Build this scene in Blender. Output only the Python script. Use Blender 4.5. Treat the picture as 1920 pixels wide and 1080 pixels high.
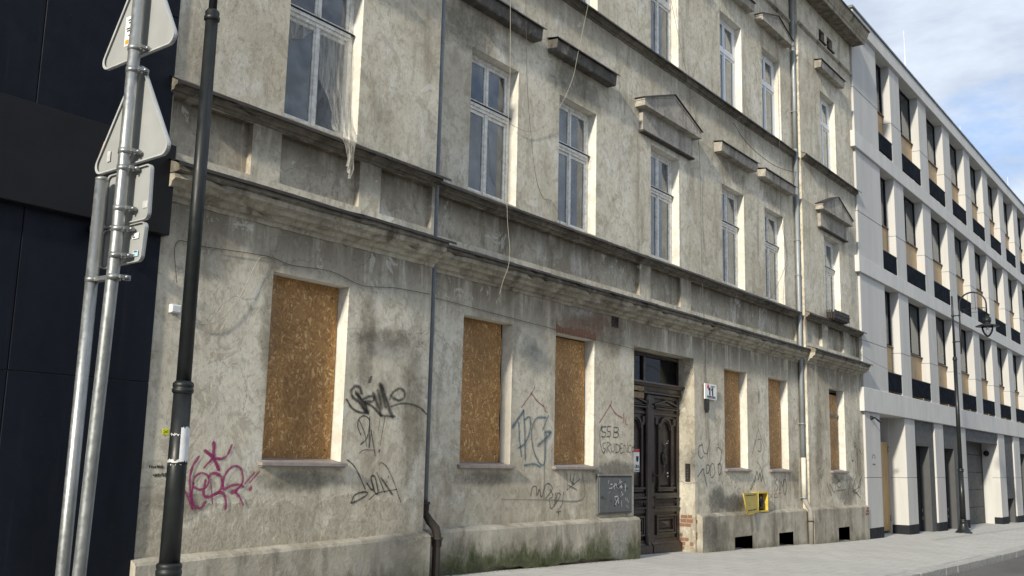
import bpy, math, random
from mathutils import Vector, Matrix
random.seed(11)
S = bpy.context.scene
for o in list(bpy.data.objects): bpy.data.objects.remove(o)
COL = S.collection
RAD = math.radians

# ---------------------------------------------------------------- camera
cam = bpy.data.cameras.new('camera'); co = bpy.data.objects.new('camera', cam); COL.objects.link(co)
cam.sensor_width = 36; cam.lens = 35.348; cam.clip_start = .05; cam.clip_end = 3000
co.matrix_world = Matrix(((0.58946579, -0.14989273, -0.7937646, 0),
                          (-0.80746719, -0.08141569, -0.58426726, 0),
                          (0.02295252, 0.98534443, -0.16902523, 1.55), (0, 0, 0, 1)))
S.camera = co
S.render.resolution_x, S.render.resolution_y = 1024, 576

# ---------------------------------------------------------------- world: sky with broken cloud
SUN_RAY = Vector((1, .15, -.43)).normalized()
w = bpy.data.worlds.new('World'); S.world = w; w.use_nodes = True
nt = w.node_tree; nt.nodes.clear()
def wn(t, **k):
    n = nt.nodes.new(t)
    for a, b in k.items():
        if a.startswith('_'): setattr(n, a[1:], b)
        else: n.inputs[a].default_value = b
    return n
sky = wn('ShaderNodeTexSky', _sky_type='NISHITA', _sun_disc=False, _sun_elevation=RAD(23), _sun_rotation=RAD(261.5),
         _air_density=1.0, _dust_density=1.2, _ozone_density=2.0)
tc = wn('ShaderNodeTexCoord')
mp = wn('ShaderNodeMapping'); mp.inputs['Scale'].default_value = (1.0, 1.0, 2.6); mp.inputs['Location'].default_value = (.9, .12, 2.3)
nz = wn('ShaderNodeTexNoise', Scale=3.2, Detail=9, Roughness=.56, Distortion=.35)
nz2 = wn('ShaderNodeTexNoise', Scale=6.5, Detail=8, Roughness=.6, Distortion=.2)
rp = wn('ShaderNodeValToRGB'); rp.color_ramp.elements[0].position = .27; rp.color_ramp.elements[1].position = .43
rp2 = wn('ShaderNodeValToRGB'); rp2.color_ramp.elements[0].position = .32; rp2.color_ramp.elements[1].position = .68
rp2.color_ramp.elements[0].color = (2.5, 2.9, 3.55, 1); rp2.color_ramp.elements[1].color = (4.1, 4.5, 5.05, 1)
mx = wn('ShaderNodeMix', _data_type='RGBA')
skm = wn('ShaderNodeMix', _data_type='RGBA', _blend_type='MULTIPLY'); skm.inputs[0].default_value = 1; skm.inputs[7].default_value = (.50, .70, .92, 1)
bg = wn('ShaderNodeBackground', Strength=.15); out = wn('ShaderNodeOutputWorld')
L = nt.links.new
L(tc.outputs['Generated'], mp.inputs['Vector']); L(mp.outputs[0], nz.inputs['Vector']); L(mp.outputs[0], nz2.inputs['Vector'])
L(nz.outputs['Fac'], rp.inputs[0]); L(nz2.outputs['Fac'], rp2.inputs[0])
L(sky.outputs[0], skm.inputs[6]); L(skm.outputs[2], mx.inputs[6])
L(rp.outputs['Color'], mx.inputs[0]); L(rp2.outputs['Color'], mx.inputs[7])
L(mx.outputs[2], bg.inputs['Color']); L(bg.outputs[0], out.inputs['Surface'])

# ---------------------------------------------------------------- sun
sl = bpy.data.lights.new('sun', 'SUN'); sl.energy = 3.7; sl.angle = RAD(2.4); sl.color = (1.0, .92, .77)
so = bpy.data.objects.new('sun', sl); COL.objects.link(so); so.location = (-20, -5, 20)
so.rotation_euler = SUN_RAY.to_track_quat('-Z', 'Y').to_euler()

S.view_settings.view_transform = 'Standard'; S.view_settings.look = 'None'
S.view_settings.exposure = .56; S.view_settings.gamma = 1
S.view_settings.use_curve_mapping = False
S.render.engine = 'CYCLES'

# ---------------------------------------------------------------- materials
class MT:
    """small node-tree helper"""
    def __init__(s, name, rough=.8, metal=0, spec=.3):
        s.m = bpy.data.materials.new(name); s.m.use_nodes = True; s.t = s.m.node_tree
        s.b = s.t.nodes['Principled BSDF']; s.o = s.t.nodes['Material Output']
        s.b.inputs['Roughness'].default_value = rough; s.b.inputs['Metallic'].default_value = metal
        s.b.inputs['Specular IOR Level'].default_value = spec
        s._p = None
    def n(s, t, **k):
        n = s.t.nodes.new(t)
        for a, b in k.items():
            if a.startswith('_'): setattr(n, a[1:], b)
            elif hasattr(b, 'is_output') or isinstance(b, bpy.types.NodeSocket): s.t.links.new(b, n.inputs[a])
            else: n.inputs[a].default_value = b
        return n
    def l(s, a, b): s.t.links.new(a, b)
    def pos(s):
        if s._p is None: s._p = s.n('ShaderNodeNewGeometry').outputs['Position']
        return s._p
    def obj(s): return s.n('ShaderNodeTexCoord').outputs['Object']
    def mapped(s, v, scale=(1, 1, 1), rot=(0, 0, 0), loc=(0, 0, 0)):
        m = s.n('ShaderNodeMapping'); s.l(v, m.inputs['Vector'])
        m.inputs['Scale'].default_value = scale; m.inputs['Rotation'].default_value = rot; m.inputs['Location'].default_value = loc
        return m.outputs[0]
    def noise(s, v, scale, detail=6, rough=.55, dist=0):
        n = s.n('ShaderNodeTexNoise', Scale=scale, Detail=detail, Roughness=rough, Distortion=dist); s.l(v, n.inputs['Vector'])
        return n.outputs['Fac']
    def voro(s, v, scale, feature='F1', out='Distance', rand=1):
        n = s.n('ShaderNodeTexVoronoi', _feature=feature, Scale=scale, Randomness=rand); s.l(v, n.inputs['Vector'])
        return n.outputs[out]
    def mr(s, v, a, b, c=0, d=1, smooth=True):
        n = s.n('ShaderNodeMapRange', _interpolation_type='SMOOTHSTEP' if smooth else 'LINEAR')
        s.l(v, n.inputs[0])
        for i, q in enumerate((a, b, c, d)): n.inputs[i + 1].default_value = q
        return n.outputs[0]
    def math(s, op, a, b=None):
        n = s.n('ShaderNodeMath', _operation=op)
        for i, q in enumerate((a, b)):
            if q is None: continue
            if isinstance(q, (int, float)): n.inputs[i].default_value = q
            else: s.l(q, n.inputs[i])
        return n.outputs[0]
    def mix(s, f, a, b, blend='MIX'):
        n = s.n('ShaderNodeMix', _data_type='RGBA', _blend_type=blend)
        for i, q in ((0, f), (6, a), (7, b)):
            if isinstance(q, (int, float)): n.inputs[i].default_value = q
            elif isinstance(q, tuple): n.inputs[i].default_value = q if len(q) == 4 else (*q, 1)
            else: s.l(q, n.inputs[i])
        return n.outputs[2]
    def sep(s, v): n = s.n('ShaderNodeSeparateXYZ'); s.l(v, n.inputs[0]); return n.outputs
    def color(s, c):
        if isinstance(c, tuple): s.b.inputs['Base Color'].default_value = (*c[:3], 1)
        else: s.l(c, s.b.inputs['Base Color'])
        return s
    def rough(s, r): s.l(r, s.b.inputs['Roughness']); return s
    def bump(s, h, strength=.3, dist=.01, prev=None):
        n = s.n('ShaderNodeBump', Strength=strength, Distance=dist); s.l(h, n.inputs['Height'])
        if prev is not None: s.l(prev, n.inputs['Normal'])
        s.l(n.outputs[0], s.b.inputs['Normal']); return n.outputs[0]

def plaster(name, lo, hi, dark, streak=.6, light=(.71, .695, .635), bump=1.0, grime=(), peel=None, crack=.28):
    a = MT(name, .92, 0, .15); p = a.pos()
    n1 = a.noise(p, .42, 5, .6, .3); n2 = a.noise(a.mapped(p, (1, 1, .16)), 2.6, 8, .62, .4)
    n3 = a.noise(p, 5.5, 9, .68, .6); n4 = a.noise(p, 55, 4, .6); n5 = a.noise(a.mapped(p, (1, 1, .6), loc=(7, 3, 1)), 1.3, 8, .66, .8)
    c = a.mix(a.mr(n1, .3, .7), lo, hi)
    c = a.mix(a.math('MULTIPLY', a.mr(n5, .52, .68), .55), c, light)
    c = a.mix(a.math('MULTIPLY', a.mr(n2, .5, .72), streak), c, dark)
    c = a.mix(a.math('MULTIPLY', a.mr(n3, .46, .75), .5), c, dark)
    c = a.mix(a.math('MULTIPLY', a.mr(n3, .42, .24), .35), c, light)
    n6 = a.noise(a.mapped(p, (1, 1, .7), loc=(3, 9, 4)), 16, 8, .72, .8); c = a.mix(a.math('MULTIPLY', a.mr(n6, .47, .72), .55), c, dark); c = a.mix(a.math('MULTIPLY', a.mr(n6, .44, .26), .35), c, light)
    spx = a.mr(a.noise(p, 130, 2, .5), .64, .74); c = a.mix(a.math('MULTIPLY', spx, .35), c, tuple(q * .5 for q in dark))
    z = a.sep(p)[2]
    for (zt, hh, amt) in grime:
        g = a.math('MULTIPLY', a.mr(z, zt - hh, zt), a.mr(z, zt + .06, zt + .05))
        g = a.math('MULTIPLY', g, a.mr(a.noise(a.mapped(p, (1, 1, .12), loc=(zt, 0, 0)), 4.0, 7, .65, .5), .22, .56))
        c = a.mix(a.math('MULTIPLY', g, amt), c, tuple(q * .72 for q in dark))
    fl = a.noise(a.mapped(p, (1, 1, .85), loc=(11, 2, 6)), 2.1, 10, .7, 1.1)             # flaked skins of limewash, raised edges
    fm = a.mr(fl, .565, .580); fm2 = a.mr(fl, .39, .375)
    c = a.mix(a.math('MULTIPLY', fm, .48), c, tuple(.5 * q + .5 * r for q, r in zip(lo, dark))); c = a.mix(a.math('MULTIPLY', fm2, .42), c, light)
    h = a.math('ADD', a.math('MULTIPLY', n3, .9), a.math('MULTIPLY', n4, .40))
    h = a.math('ADD', h, a.math('MULTIPLY', n5, 1.4)); h = a.math('SUBTRACT', h, a.math('MULTIPLY', fm, .35)); h = a.math('ADD', h, a.math('MULTIPLY', fm2, .25))
    if crack:
        d = a.n('ShaderNodeVectorMath', _operation='ADD'); nn = a.n('ShaderNodeTexNoise', Scale=1.6, Detail=6); a.l(p, nn.inputs['Vector'])
        a.l(p, d.inputs[0]); a.l(nn.outputs['Color'], d.inputs[1])
        e = a.voro(a.mapped(d.outputs[0], (1, 1, .8)), .62, 'DISTANCE_TO_EDGE')
        k = a.math('MULTIPLY', a.mr(e, .006, .001), a.mr(n1, .45, .6)); k = a.math('MULTIPLY', k, crack)
        c = a.mix(k, c, (.06, .05, .04)); h = a.math('SUBTRACT', h, k)
    if peel:   # coarse flaking zone with a ragged edge
        z0, z1 = peel
        pm = a.math('ADD', z, a.math('MULTIPLY', a.noise(p, 1.8, 6, .65), -.7))
        pm = a.math('MULTIPLY', a.mr(pm, z1 - .33, z1 - .36), a.mr(z, z0, z0 + .02))
        flake = a.noise(a.mapped(p, (1, 1, .7)), 15, 7, .72, 1.6); pm = a.math('MULTIPLY', pm, a.mr(a.noise(p, 2.2, 5, .6), .38, .52))
        c = a.mix(a.math('MULTIPLY', pm, .75), c, a.mix(a.mr(flake, .35, .62), (.26, .23, .175), (.46, .425, .34)))
        h = a.math('ADD', h, a.math('MULTIPLY', pm, a.math('MULTIPLY', flake, 1.6)))
    a.color(c); a.bump(h, .55 * bump, .012); return a.m

M = {}
GR = ((4.14, .95, .88), (5.25, .65, .85), (9.32, .6, .55), (13.0, .4, .4), (8.28, .35, .35), (12.2, .35, .3))
M['plaster'] = plaster('aged_plaster', (.475, .430, .338), (.68, .64, .532), (.198, .165, .118), .6, grime=GR)
M['plaster_side'] = plaster('aged_plaster_lower', (.475, .430, .338), (.68, .64, .532), (.198, .165, .118), .6, grime=GR, peel=(.5, 1.02))
M['plinth'] = None
M['stone'] = plaster('moulding_stucco', (.26, .23, .18), (.42, .385, .31), (.09, .075, .057), .9, light=(.50, .47, .39), crack=.3)
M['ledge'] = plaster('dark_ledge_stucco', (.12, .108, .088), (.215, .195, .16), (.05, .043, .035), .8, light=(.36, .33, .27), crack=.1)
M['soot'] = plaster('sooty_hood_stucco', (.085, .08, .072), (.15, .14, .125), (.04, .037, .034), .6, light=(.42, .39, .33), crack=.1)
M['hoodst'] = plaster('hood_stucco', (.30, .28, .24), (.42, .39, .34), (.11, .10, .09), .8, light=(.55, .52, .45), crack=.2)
M['reveal'] = plaster('reveal_limewash', (.55, .53, .47), (.67, .655, .60), (.40, .37, .30), .35, light=(.80, .78, .72), bump=.5, crack=.1)
M['jamb'] = plaster('jamb_flaking_limewash', (.34, .31, .245), (.55, .52, .435), (.19, .155, .11), .75, light=(.66, .635, .55), bump=1.4, crack=.6)
M['panelst'] = plaster('apron_stucco', (.34, .30, .23), (.52, .48, .395), (.14, .115, .08), .75, grime=((5.24, .45, .85),), crack=.5)

def mk_plinth():
    a = MT('plinth_cement', .95, 0, .1); p = a.pos(); X, Y, Z = a.sep(p)
    n1 = a.noise(p, 1.1, 7, .62, .5); n3 = a.noise(p, 9, 8, .7, .8); n4 = a.noise(p, 50, 4, .6); n2 = a.noise(a.mapped(p, (1, 1, .2)), 4, 7, .6, .4)
    c = a.mix(a.mr(n1, .3, .7), (.25, .225, .18), (.47, .44, .37))
    c = a.mix(a.math('MULTIPLY', a.mr(n2, .5, .7), .6), c, (.13, .115, .09))
    c = a.mix(a.math('MULTIPLY', a.mr(n3, .5, .72), .6), c, (.50, .47, .40))
    gz = a.math('ADD', Z, a.math('MULTIPLY', X, .0204))                      # height over the sloping pavement
    mz = a.math('ADD', gz, a.math('MULTIPLY', a.math('SUBTRACT', a.noise(a.mapped(p, (1, 1, .5)), 3.2, 7, .68, .5), .5), -.95))
    moss = a.math('MULTIPLY', a.mr(mz, .72, .36), a.math('MULTIPLY', a.mr(X, 9.2, 11), a.mr(X, 17.5, 15.5)))
    c = a.mix(a.math('MULTIPLY', moss, .9), c, a.mix(a.mr(n3, .35, .65), (.03, .04, .014), (.09, .105, .045)))
    m2 = a.math('MULTIPLY', a.mr(mz, .40, .2), .5); c = a.mix(m2, c, (.085, .085, .055))
    h = a.math('ADD', a.math('MULTIPLY', n3, 1.3), a.math('MULTIPLY', n4, .35)); h = a.math('ADD', h, n1)
    a.color(c); a.bump(h, .7, .018); return a.m
M['plinth'] = mk_plinth()

def mk_osb():
    a = MT('osb_board', .62, 0, .3); o = a.pos(); v = a.mapped(o, (1, .3, 1))
    def layer(rot, loc, sx, sz, sc):
        q = a.mapped(a.mapped(v, (1, 1, 1), (0, rot, 0)), (sx, 1, sz), loc=loc)
        n = a.n('ShaderNodeTexVoronoi', _feature='F1', Scale=sc); a.l(q, n.inputs['Vector'])
        return a.sep(n.outputs['Color'])[0], n.outputs['Distance']
    cs = [layer(r, (i * 3.1, i, i * 1.7), 3.8, 1.0, 12.0) for i, r in enumerate((.35, -.75, 1.3, -.12))]
    sel = a.noise(v, 14, 3, .5); sel2 = a.noise(a.mapped(v, (1, 1, 1), loc=(5, 2, 9)), 12, 3, .5)
    f = a.math('GREATER_THAN', sel, .5); g = a.math('GREATER_THAN', sel2, .5)
    def pick(k):
        x = a.n('ShaderNodeMix'); a.l(f, x.inputs[0]); a.l(cs[0][k], x.inputs[2]); a.l(cs[1][k], x.inputs[3])
        y = a.n('ShaderNodeMix'); a.l(f, y.inputs[0]); a.l(cs[2][k], y.inputs[2]); a.l(cs[3][k], y.inputs[3])
        z = a.n('ShaderNodeMix'); a.l(g, z.inputs[0]); a.l(x.outputs[0], z.inputs[2]); a.l(y.outputs[0], z.inputs[3]); return z.outputs[0]
    val = pick(0); ds = pick(1)
    r = a.n('ShaderNodeValToRGB'); a.l(val, r.inputs[0]); e = r.color_ramp
    e.elements[0].color = (.26, .135, .05, 1); e.elements[1].color = (.70, .49, .245, 1)
    for p_, c_ in ((.35, (.345, .185, .066)), (.72, (.405, .222, .081)), (.88, (.49, .285, .11))):
        q = e.elements.new(p_); q.color = (*c_, 1)
    c = a.mix(a.math('MULTIPLY', a.mr(a.noise(o, .9, 5, .6), .42, .66), .5), r.outputs[0], (.125, .066, .026))
    c = a.mix(a.math('MULTIPLY', a.mr(a.noise(a.mapped(o, (4, 1, .5)), 9, 5, .6), .5, .8), .35), c, (.42, .25, .10))
    a.color(c); a.bump(a.math('ADD', val, a.noise(o, 60, 3)), .35, .004); return a.m
M['osb'] = mk_osb()

def simple(name, c, rough=.6, metal=0, spec=.4, var=.25, sc=8, bump=.1, bs=40, c2=None, streak=None):
    a = MT(name, rough, metal, spec); p = a.obj() if False else a.pos()
    q = a.mapped(p, (1, 1, streak)) if streak else p
    n1 = a.noise(q, sc, 7, .62, .3)
    cc = c2 or tuple(x * (1 - var) for x in c)
    a.color(a.mix(a.mr(n1, .3, .7), cc, c))
    r = a.mr(a.noise(p, sc * 1.7, 5), .3, .7, max(.03, rough - .1), min(1, rough + .1)); a.rough(r)
    if bump: a.bump(a.noise(p, bs, 5, .6), bump, .004)
    return a.m
M['flash'] = simple('dark_sheet_metal_flashing', (.055, .047, .040), .55, .3, .4, .5, 6)
M['frame'] = simple('weathered_white_window_paint', (.76, .755, .72), .5, 0, .4, .4, 14, .25, 60, c2=(.50, .48, .44))
M['pvc'] = simple('clean_white_frame', (.74, .76, .78), .35, 0, .5, .08, 3, .02)
M['rod'] = simple('pale_mast', (.70, .74, .78), .4, .1)
M['doorw'] = simple('dark_brown_painted_door', (.046, .031, .026), .38, 0, .5, .45, 9, .3, 45, c2=(.020, .014, .013), streak=.3)
M['zinc'] = simple('zinc_downpipe', (.27, .295, .31), .5, .3, .5, .3, 5, .06, streak=.3)
M['pipegrey'] = simple('painted_blue_grey_pipe', (.17, .19, .21), .5, .1, .4, .3, 6)
M['pipewhite'] = simple('pale_painted_pipe', (.62, .60, .54), .6, 0, .3, .2, 6)
M['pipebeige'] = simple('wall_coloured_painted_pipe', (.29, .275, .245), .7, 0, .3, .25, 6)
M['iron'] = simple('dark_cast_iron', (.040, .036, .033), .7, .1, .25, .4, 20, .4, 70, c2=(.055, .044, .037))
M['galv'] = simple('galvanised_steel', (.34, .355, .355), .40, .7, .5, .32, 22, .06, 60, streak=.35)
M['signback'] = simple('grey_sign_back', (.40, .41, .40), .45, .25, .4, .10, 3, .02)
M['signrim'] = simple('sign_rim', (.55, .56, .55), .4, .35, .4, .12, 5, .02)
M['lamp'] = simple('dark_lamp_paint', (.014, .017, .018), .42, 0, .35, .3, 4, .05)
M['white'] = simple('white_enamel', (.80, .81, .80), .3, 0, .5, .05, 5, 0)
M['paper'] = simple('torn_paper', (.68, .70, .72), .8, 0, .1, .15, 12, .3, 20)
M['black'] = simple('black_print', (.012, .012, .013), .5, 0, .3, .1, 5, 0)
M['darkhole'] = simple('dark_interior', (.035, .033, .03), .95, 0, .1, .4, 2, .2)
M['red'] = simple('red_print', (.55, .06, .06), .5, 0, .3, .1, 5, 0)
M['yellow'] = simple('yellow_box_paint', (.60, .45, .075), .45, 0, .4, .25, 6, .1)
M['sticker'] = simple('fluorescent_yellow_sticker', (.75, .78, .02), .5, 0, .3, .1, 5, 0)
M['orange'] = simple('orange_print', (.80, .30, .03), .5, 0, .3, .1, 5, 0)
M['cyan'] = simple('pale_cyan_label', (.42, .58, .66), .5, 0, .3, .1, 5, 0)
M['steelgrey'] = simple('grey_cabinet_paint', (.13, .137, .135), .5, .2, .4, .2, 6, .08)
M['scratch'] = simple('pale_paint_scratch', (.55, .56, .55), .7, 0, .2, .3, 10, 0)
M['sillm'] = simple('mauve_grey_sill_tile', (.27, .235, .22), .55, 0, .4, .25, 9, .15)
M['rubber'] = simple('black_rubber_hose', (.02, .02, .022), .35, 0, .5, .2, 5, 0)
M['cablew'] = simple('pale_cable', (.33, .31, .26), .6, 0, .3, .15, 5, 0)
M['cabled'] = simple('dark_cable', (.075, .068, .06), .6, 0, .3, .15, 5, 0)
M['brick'] = simple('old_red_brick', (.235, .112, .07), .9, 0, .1, .4, 12, .6, 40, c2=(.19, .12, .085))
M['mortar'] = simple('grey_cement_mortar', (.27, .262, .235), .95, 0, .1, .2, 7, .5, 45)
M['mortard'] = simple('damp_cement_patch', (.20, .195, .175), .95, 0, .1, .25, 5, .6, 40)
M['woodsign'] = simple('brown_wooden_plate', (.26, .18, .10), .6, 0, .3, .3, 10, .1)
M['planter'] = simple('dark_plastic_basket', (.035, .03, .028), .6, 0, .3, .3, 10, .1)
M['wood_soffit'] = simple('weathered_soffit_board', (.25, .225, .19), .9, 0, .1, .5, 7, .4, 30, c2=(.115, .10, .082), streak=.6)
M['render'] = simple('modern_white_render', (.50, .495, .48), .85, 0, .2, .12, 2.2, .12, 90, streak=.14)
M['band'] = simple('modern_band_render', (.56, .555, .54), .85, 0, .2, .13, 2.6, .12, 90, streak=.3)
M['anth'] = simple('anthracite_metal', (.022, .024, .028), .65, 0, .05, .1, 3, 0)
M['anthg'] = simple('anthracite_grey_panel', (.085, .087, .088), .6, 0, .12, .1, 3, 0)
M['navy'] = simple('blue_black_balustrade_panel', (.007, .010, .016), .7, 0, .02, .1, 3, 0)
M['tan'] = simple('pale_wood_spandrel', (.46, .31, .15), .5, 0, .35, .22, 7, .06, 40, streak=.15)
M['brown'] = simple('brown_sill', (.16, .11, .075), .5, .1, .4, .2, 5, 0)
M['blind'] = simple('beige_window_blind', (.56, .55, .49), .8, 0, .2, .08, 4, 0)
M['coping'] = simple('grey_green_coping', (.115, .135, .13), .4, .4, .4, .15, 2, 0)
def mk_clad():
    a = MT('blue_black_cladding_panel', .55, 0, .15); p = a.pos()
    c = a.mix(a.mr(a.noise(a.mapped(p, (1, 1, .35)), 2.2, 7, .62, .3), .3, .7), (.0042, .006, .0105), (.0075, .0105, .0175))
    dust = a.mr(a.noise(p, 75, 2, .5), .70, .76); c = a.mix(a.math('MULTIPLY', dust, .35), c, (.10, .10, .10))
    st = a.mr(a.noise(a.mapped(p, (3, 3, .12)), 3, 7, .65), .56, .75); c = a.mix(a.math('MULTIPLY', st, .3), c, (.03, .03, .032))
    a.color(c); a.rough(a.mr(a.noise(p, 5, 6), .3, .7, .42, .68)); a.bump(a.noise(p, 1.2, 3), .05, .05); return a.m
M['clad'] = mk_clad()
M['clad_plain'] = simple('blue_black_cladding_panel', (.0055, .0078, .0135), .55, 0, .15, .35, 2.5, .06, 60, streak=.5)
M['cladband'] = simple('charcoal_cladding_band', (.012, .012, .0135), .5, 0, .18, .2, 2, .03)
M['caulk'] = simple('pale_panel_joint', (.20, .20, .205), .8, 0, .2, .2, 8, 0)
M['curtain'] = simple('grey_blue_curtain', (.50, .53, .55), .9, 0, .1, .15, 4, 0)
M['curtain2'] = simple('pale_curtain', (.70, .69, .64), .9, 0, .1, .12, 4, 0)
M['leaf'] = simple('weed_leaf', (.07, .10, .03), .7, 0, .3, .3, 20, 0)

def mk_glass(name, tint, dirt, refl=1.0):
    a = MT(name); t = a.t; t.nodes.remove(a.b)
    tr = a.n('ShaderNodeBsdfTransparent'); tr.inputs[0].default_value = (*tint, 1)
    gl = a.n('ShaderNodeBsdfGlossy', Roughness=.03); gl.inputs[0].default_value = (.92, .96, 1, 1)
    df = a.n('ShaderNodeBsdfDiffuse'); df.inputs[0].default_value = (.32, .345, .36, 1)
    p = a.pos()
    bp = a.n('ShaderNodeBump', Strength=.03, Distance=.02); a.l(a.noise(p, 1.6, 3), bp.inputs['Height']); a.l(bp.outputs[0], gl.inputs['Normal'])
    fr = a.n('ShaderNodeFresnel', IOR=1.55)
    m1 = a.n('ShaderNodeMixShader'); a.l(a.math('MULTIPLY', a.mr(a.noise(p, 2.5, 7, .65), .3, .75), dirt), m1.inputs[0]); a.l(tr.outputs[0], m1.inputs[1]); a.l(df.outputs[0], m1.inputs[2])
    m2 = a.n('ShaderNodeMixShader'); a.l(a.math('MULTIPLY', fr.outputs[0], refl), m2.inputs[0]); a.l(m1.outputs[0], m2.inputs[1]); a.l(gl.outputs[0], m2.inputs[2])
    a.l(m2.outputs[0], a.o.inputs[0]); return a.m
M['glass'] = mk_glass('old_window_glass', (.74, .78, .79), .40, 1.6)
M['glassm'] = mk_glass('modern_window_glass', (.42, .46, .48), .04, 1.0)
M['glassd'] = mk_glass('dark_transom_glass', (.10, .11, .12), .04, .40)
def mk_lampglass():
    a = MT('lamp_glass'); a.t.nodes.remove(a.b)
    tr = a.n('ShaderNodeBsdfTransparent'); tr.inputs[0].default_value = (.93, .94, .94, 1)
    gl = a.n('ShaderNodeBsdfGlossy', Roughness=.05); fr = a.n('ShaderNodeFresnel', IOR=1.45); m = a.n('ShaderNodeMixShader')
    a.l(fr.outputs[0], m.inputs[0]); a.l(tr.outputs[0], m.inputs[1]); a.l(gl.outputs[0], m.inputs[2]); a.l(m.outputs[0], a.o.inputs[0]); return a.m
M['lglass'] = mk_lampglass()
def mk_sheer():
    a = MT('sheer_net_curtain'); a.t.nodes.remove(a.b)
    tr = a.n('ShaderNodeBsdfTransparent'); df = a.n('ShaderNodeBsdfDiffuse'); df.inputs[0].default_value = (.62, .60, .54, 1)
    tl = a.n('ShaderNodeBsdfTranslucent'); tl.inputs[0].default_value = (.62, .60, .54, 1)
    m0 = a.n('ShaderNodeMixShader'); m0.inputs[0].default_value = .35; a.l(df.outputs[0], m0.inputs[1]); a.l(tl.outputs[0], m0.inputs[2])
    m = a.n('ShaderNodeMixShader'); p = a.pos()
    a.l(a.mr(a.noise(a.mapped(p, (14, 6, 1.2)), 2, 5), .3, .7, .12, .62), m.inputs[0])
    a.l(tr.outputs[0], m.inputs[1]); a.l(m0.outputs[0], m.inputs[2]); a.l(m.outputs[0], a.o.inputs[0]); return a.m
M['sheer'] = mk_sheer()

def mk_spray(name, c, alpha, soft):
    a = MT('spray_' + name, .8, 0, .2); uv = a.n('ShaderNodeTexCoord').outputs['UV']; u, v, _ = a.sep(uv)
    e = a.math('ABSOLUTE', a.math('SUBTRACT', v, .5))
    al = a.mr(e, .5, .5 - soft, 0, alpha); al = a.math('MULTIPLY', al, a.mr(a.noise(a.pos(), 24, 6, .7), .25, .6, .5, 1))
    a.color(c); tr = a.n('ShaderNodeBsdfTransparent'); m = a.n('ShaderNodeMixShader')
    a.l(al, m.inputs[0]); a.l(tr.outputs[0], m.inputs[1]); a.l(a.b.outputs[0], m.inputs[2]); a.l(m.outputs[0], a.o.inputs[0])
    a.bump(a.noise(a.pos(), 30, 6, .65), .4, .008); return a.m
SPRAY = {'pink': mk_spray('pink', (.28, .030, .13), .9, .16), 'black_soft': mk_spray('black_soft', (.03, .03, .03), .78, .48),
         'black': mk_spray('black', (.022, .024, .03), .82, .40), 'blue': mk_spray('blue', (.075, .145, .20), .7, .4), 'red': mk_spray('red', (.30, .07, .075), .62, .35),
         'grey': mk_spray('grey', (.042, .046, .05), .85, .3), 'darkred': mk_spray('darkred', (.20, .06, .055), .6, .3), 'greyfaint': mk_spray('greyfaint', (.085, .09, .08), .66, .4),
         'mortar': mk_spray('mortar', (.285, .27, .235), .8, .2)}

def mk_stain(name, c, alpha, rag=.55):
    a = MT('stain_' + name, .95, 0, .1); uv = a.n('ShaderNodeTexCoord').outputs['UV']; u, v, _ = a.sep(uv); p = a.pos()
    r = a.math('SQRT', a.math('ADD', a.math('POWER', a.math('SUBTRACT', u, .5), 2), a.math('POWER', a.math('SUBTRACT', v, .5), 2)))
    r = a.math('ADD', r, a.math('MULTIPLY', a.math('SUBTRACT', a.noise(p, 3.2, 8, .68, .4), .5), rag))
    al = a.math('MULTIPLY', a.mr(r, .46, .16, 0, alpha), a.mr(a.noise(p, 14, 6, .7), .3, .55, .45, 1))
    a.color(a.mix(a.mr(a.noise(p, 9, 6, .7), .35, .65), tuple(q * .7 for q in c), c)); tr = a.n('ShaderNodeBsdfTransparent'); m = a.n('ShaderNodeMixShader')
    a.l(al, m.inputs[0]); a.l(tr.outputs[0], m.inputs[1]); a.l(a.b.outputs[0], m.inputs[2]); a.l(m.outputs[0], a.o.inputs[0])
    a.bump(a.noise(p, 30, 6, .65), .5, .01); return a.m
STAIN = {'mortar': mk_stain('mortar', (.27, .26, .225), .75), 'damp': mk_stain('damp', (.155, .145, .12), .42), 'brick': mk_stain('brick_dust', (.29, .165, .115), .40, .7),
         'pale': mk_stain('pale', (.56, .55, .50), .5, .8), 'brown': mk_stain('brown', (.16, .125, .085), .30, .9)}
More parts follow.
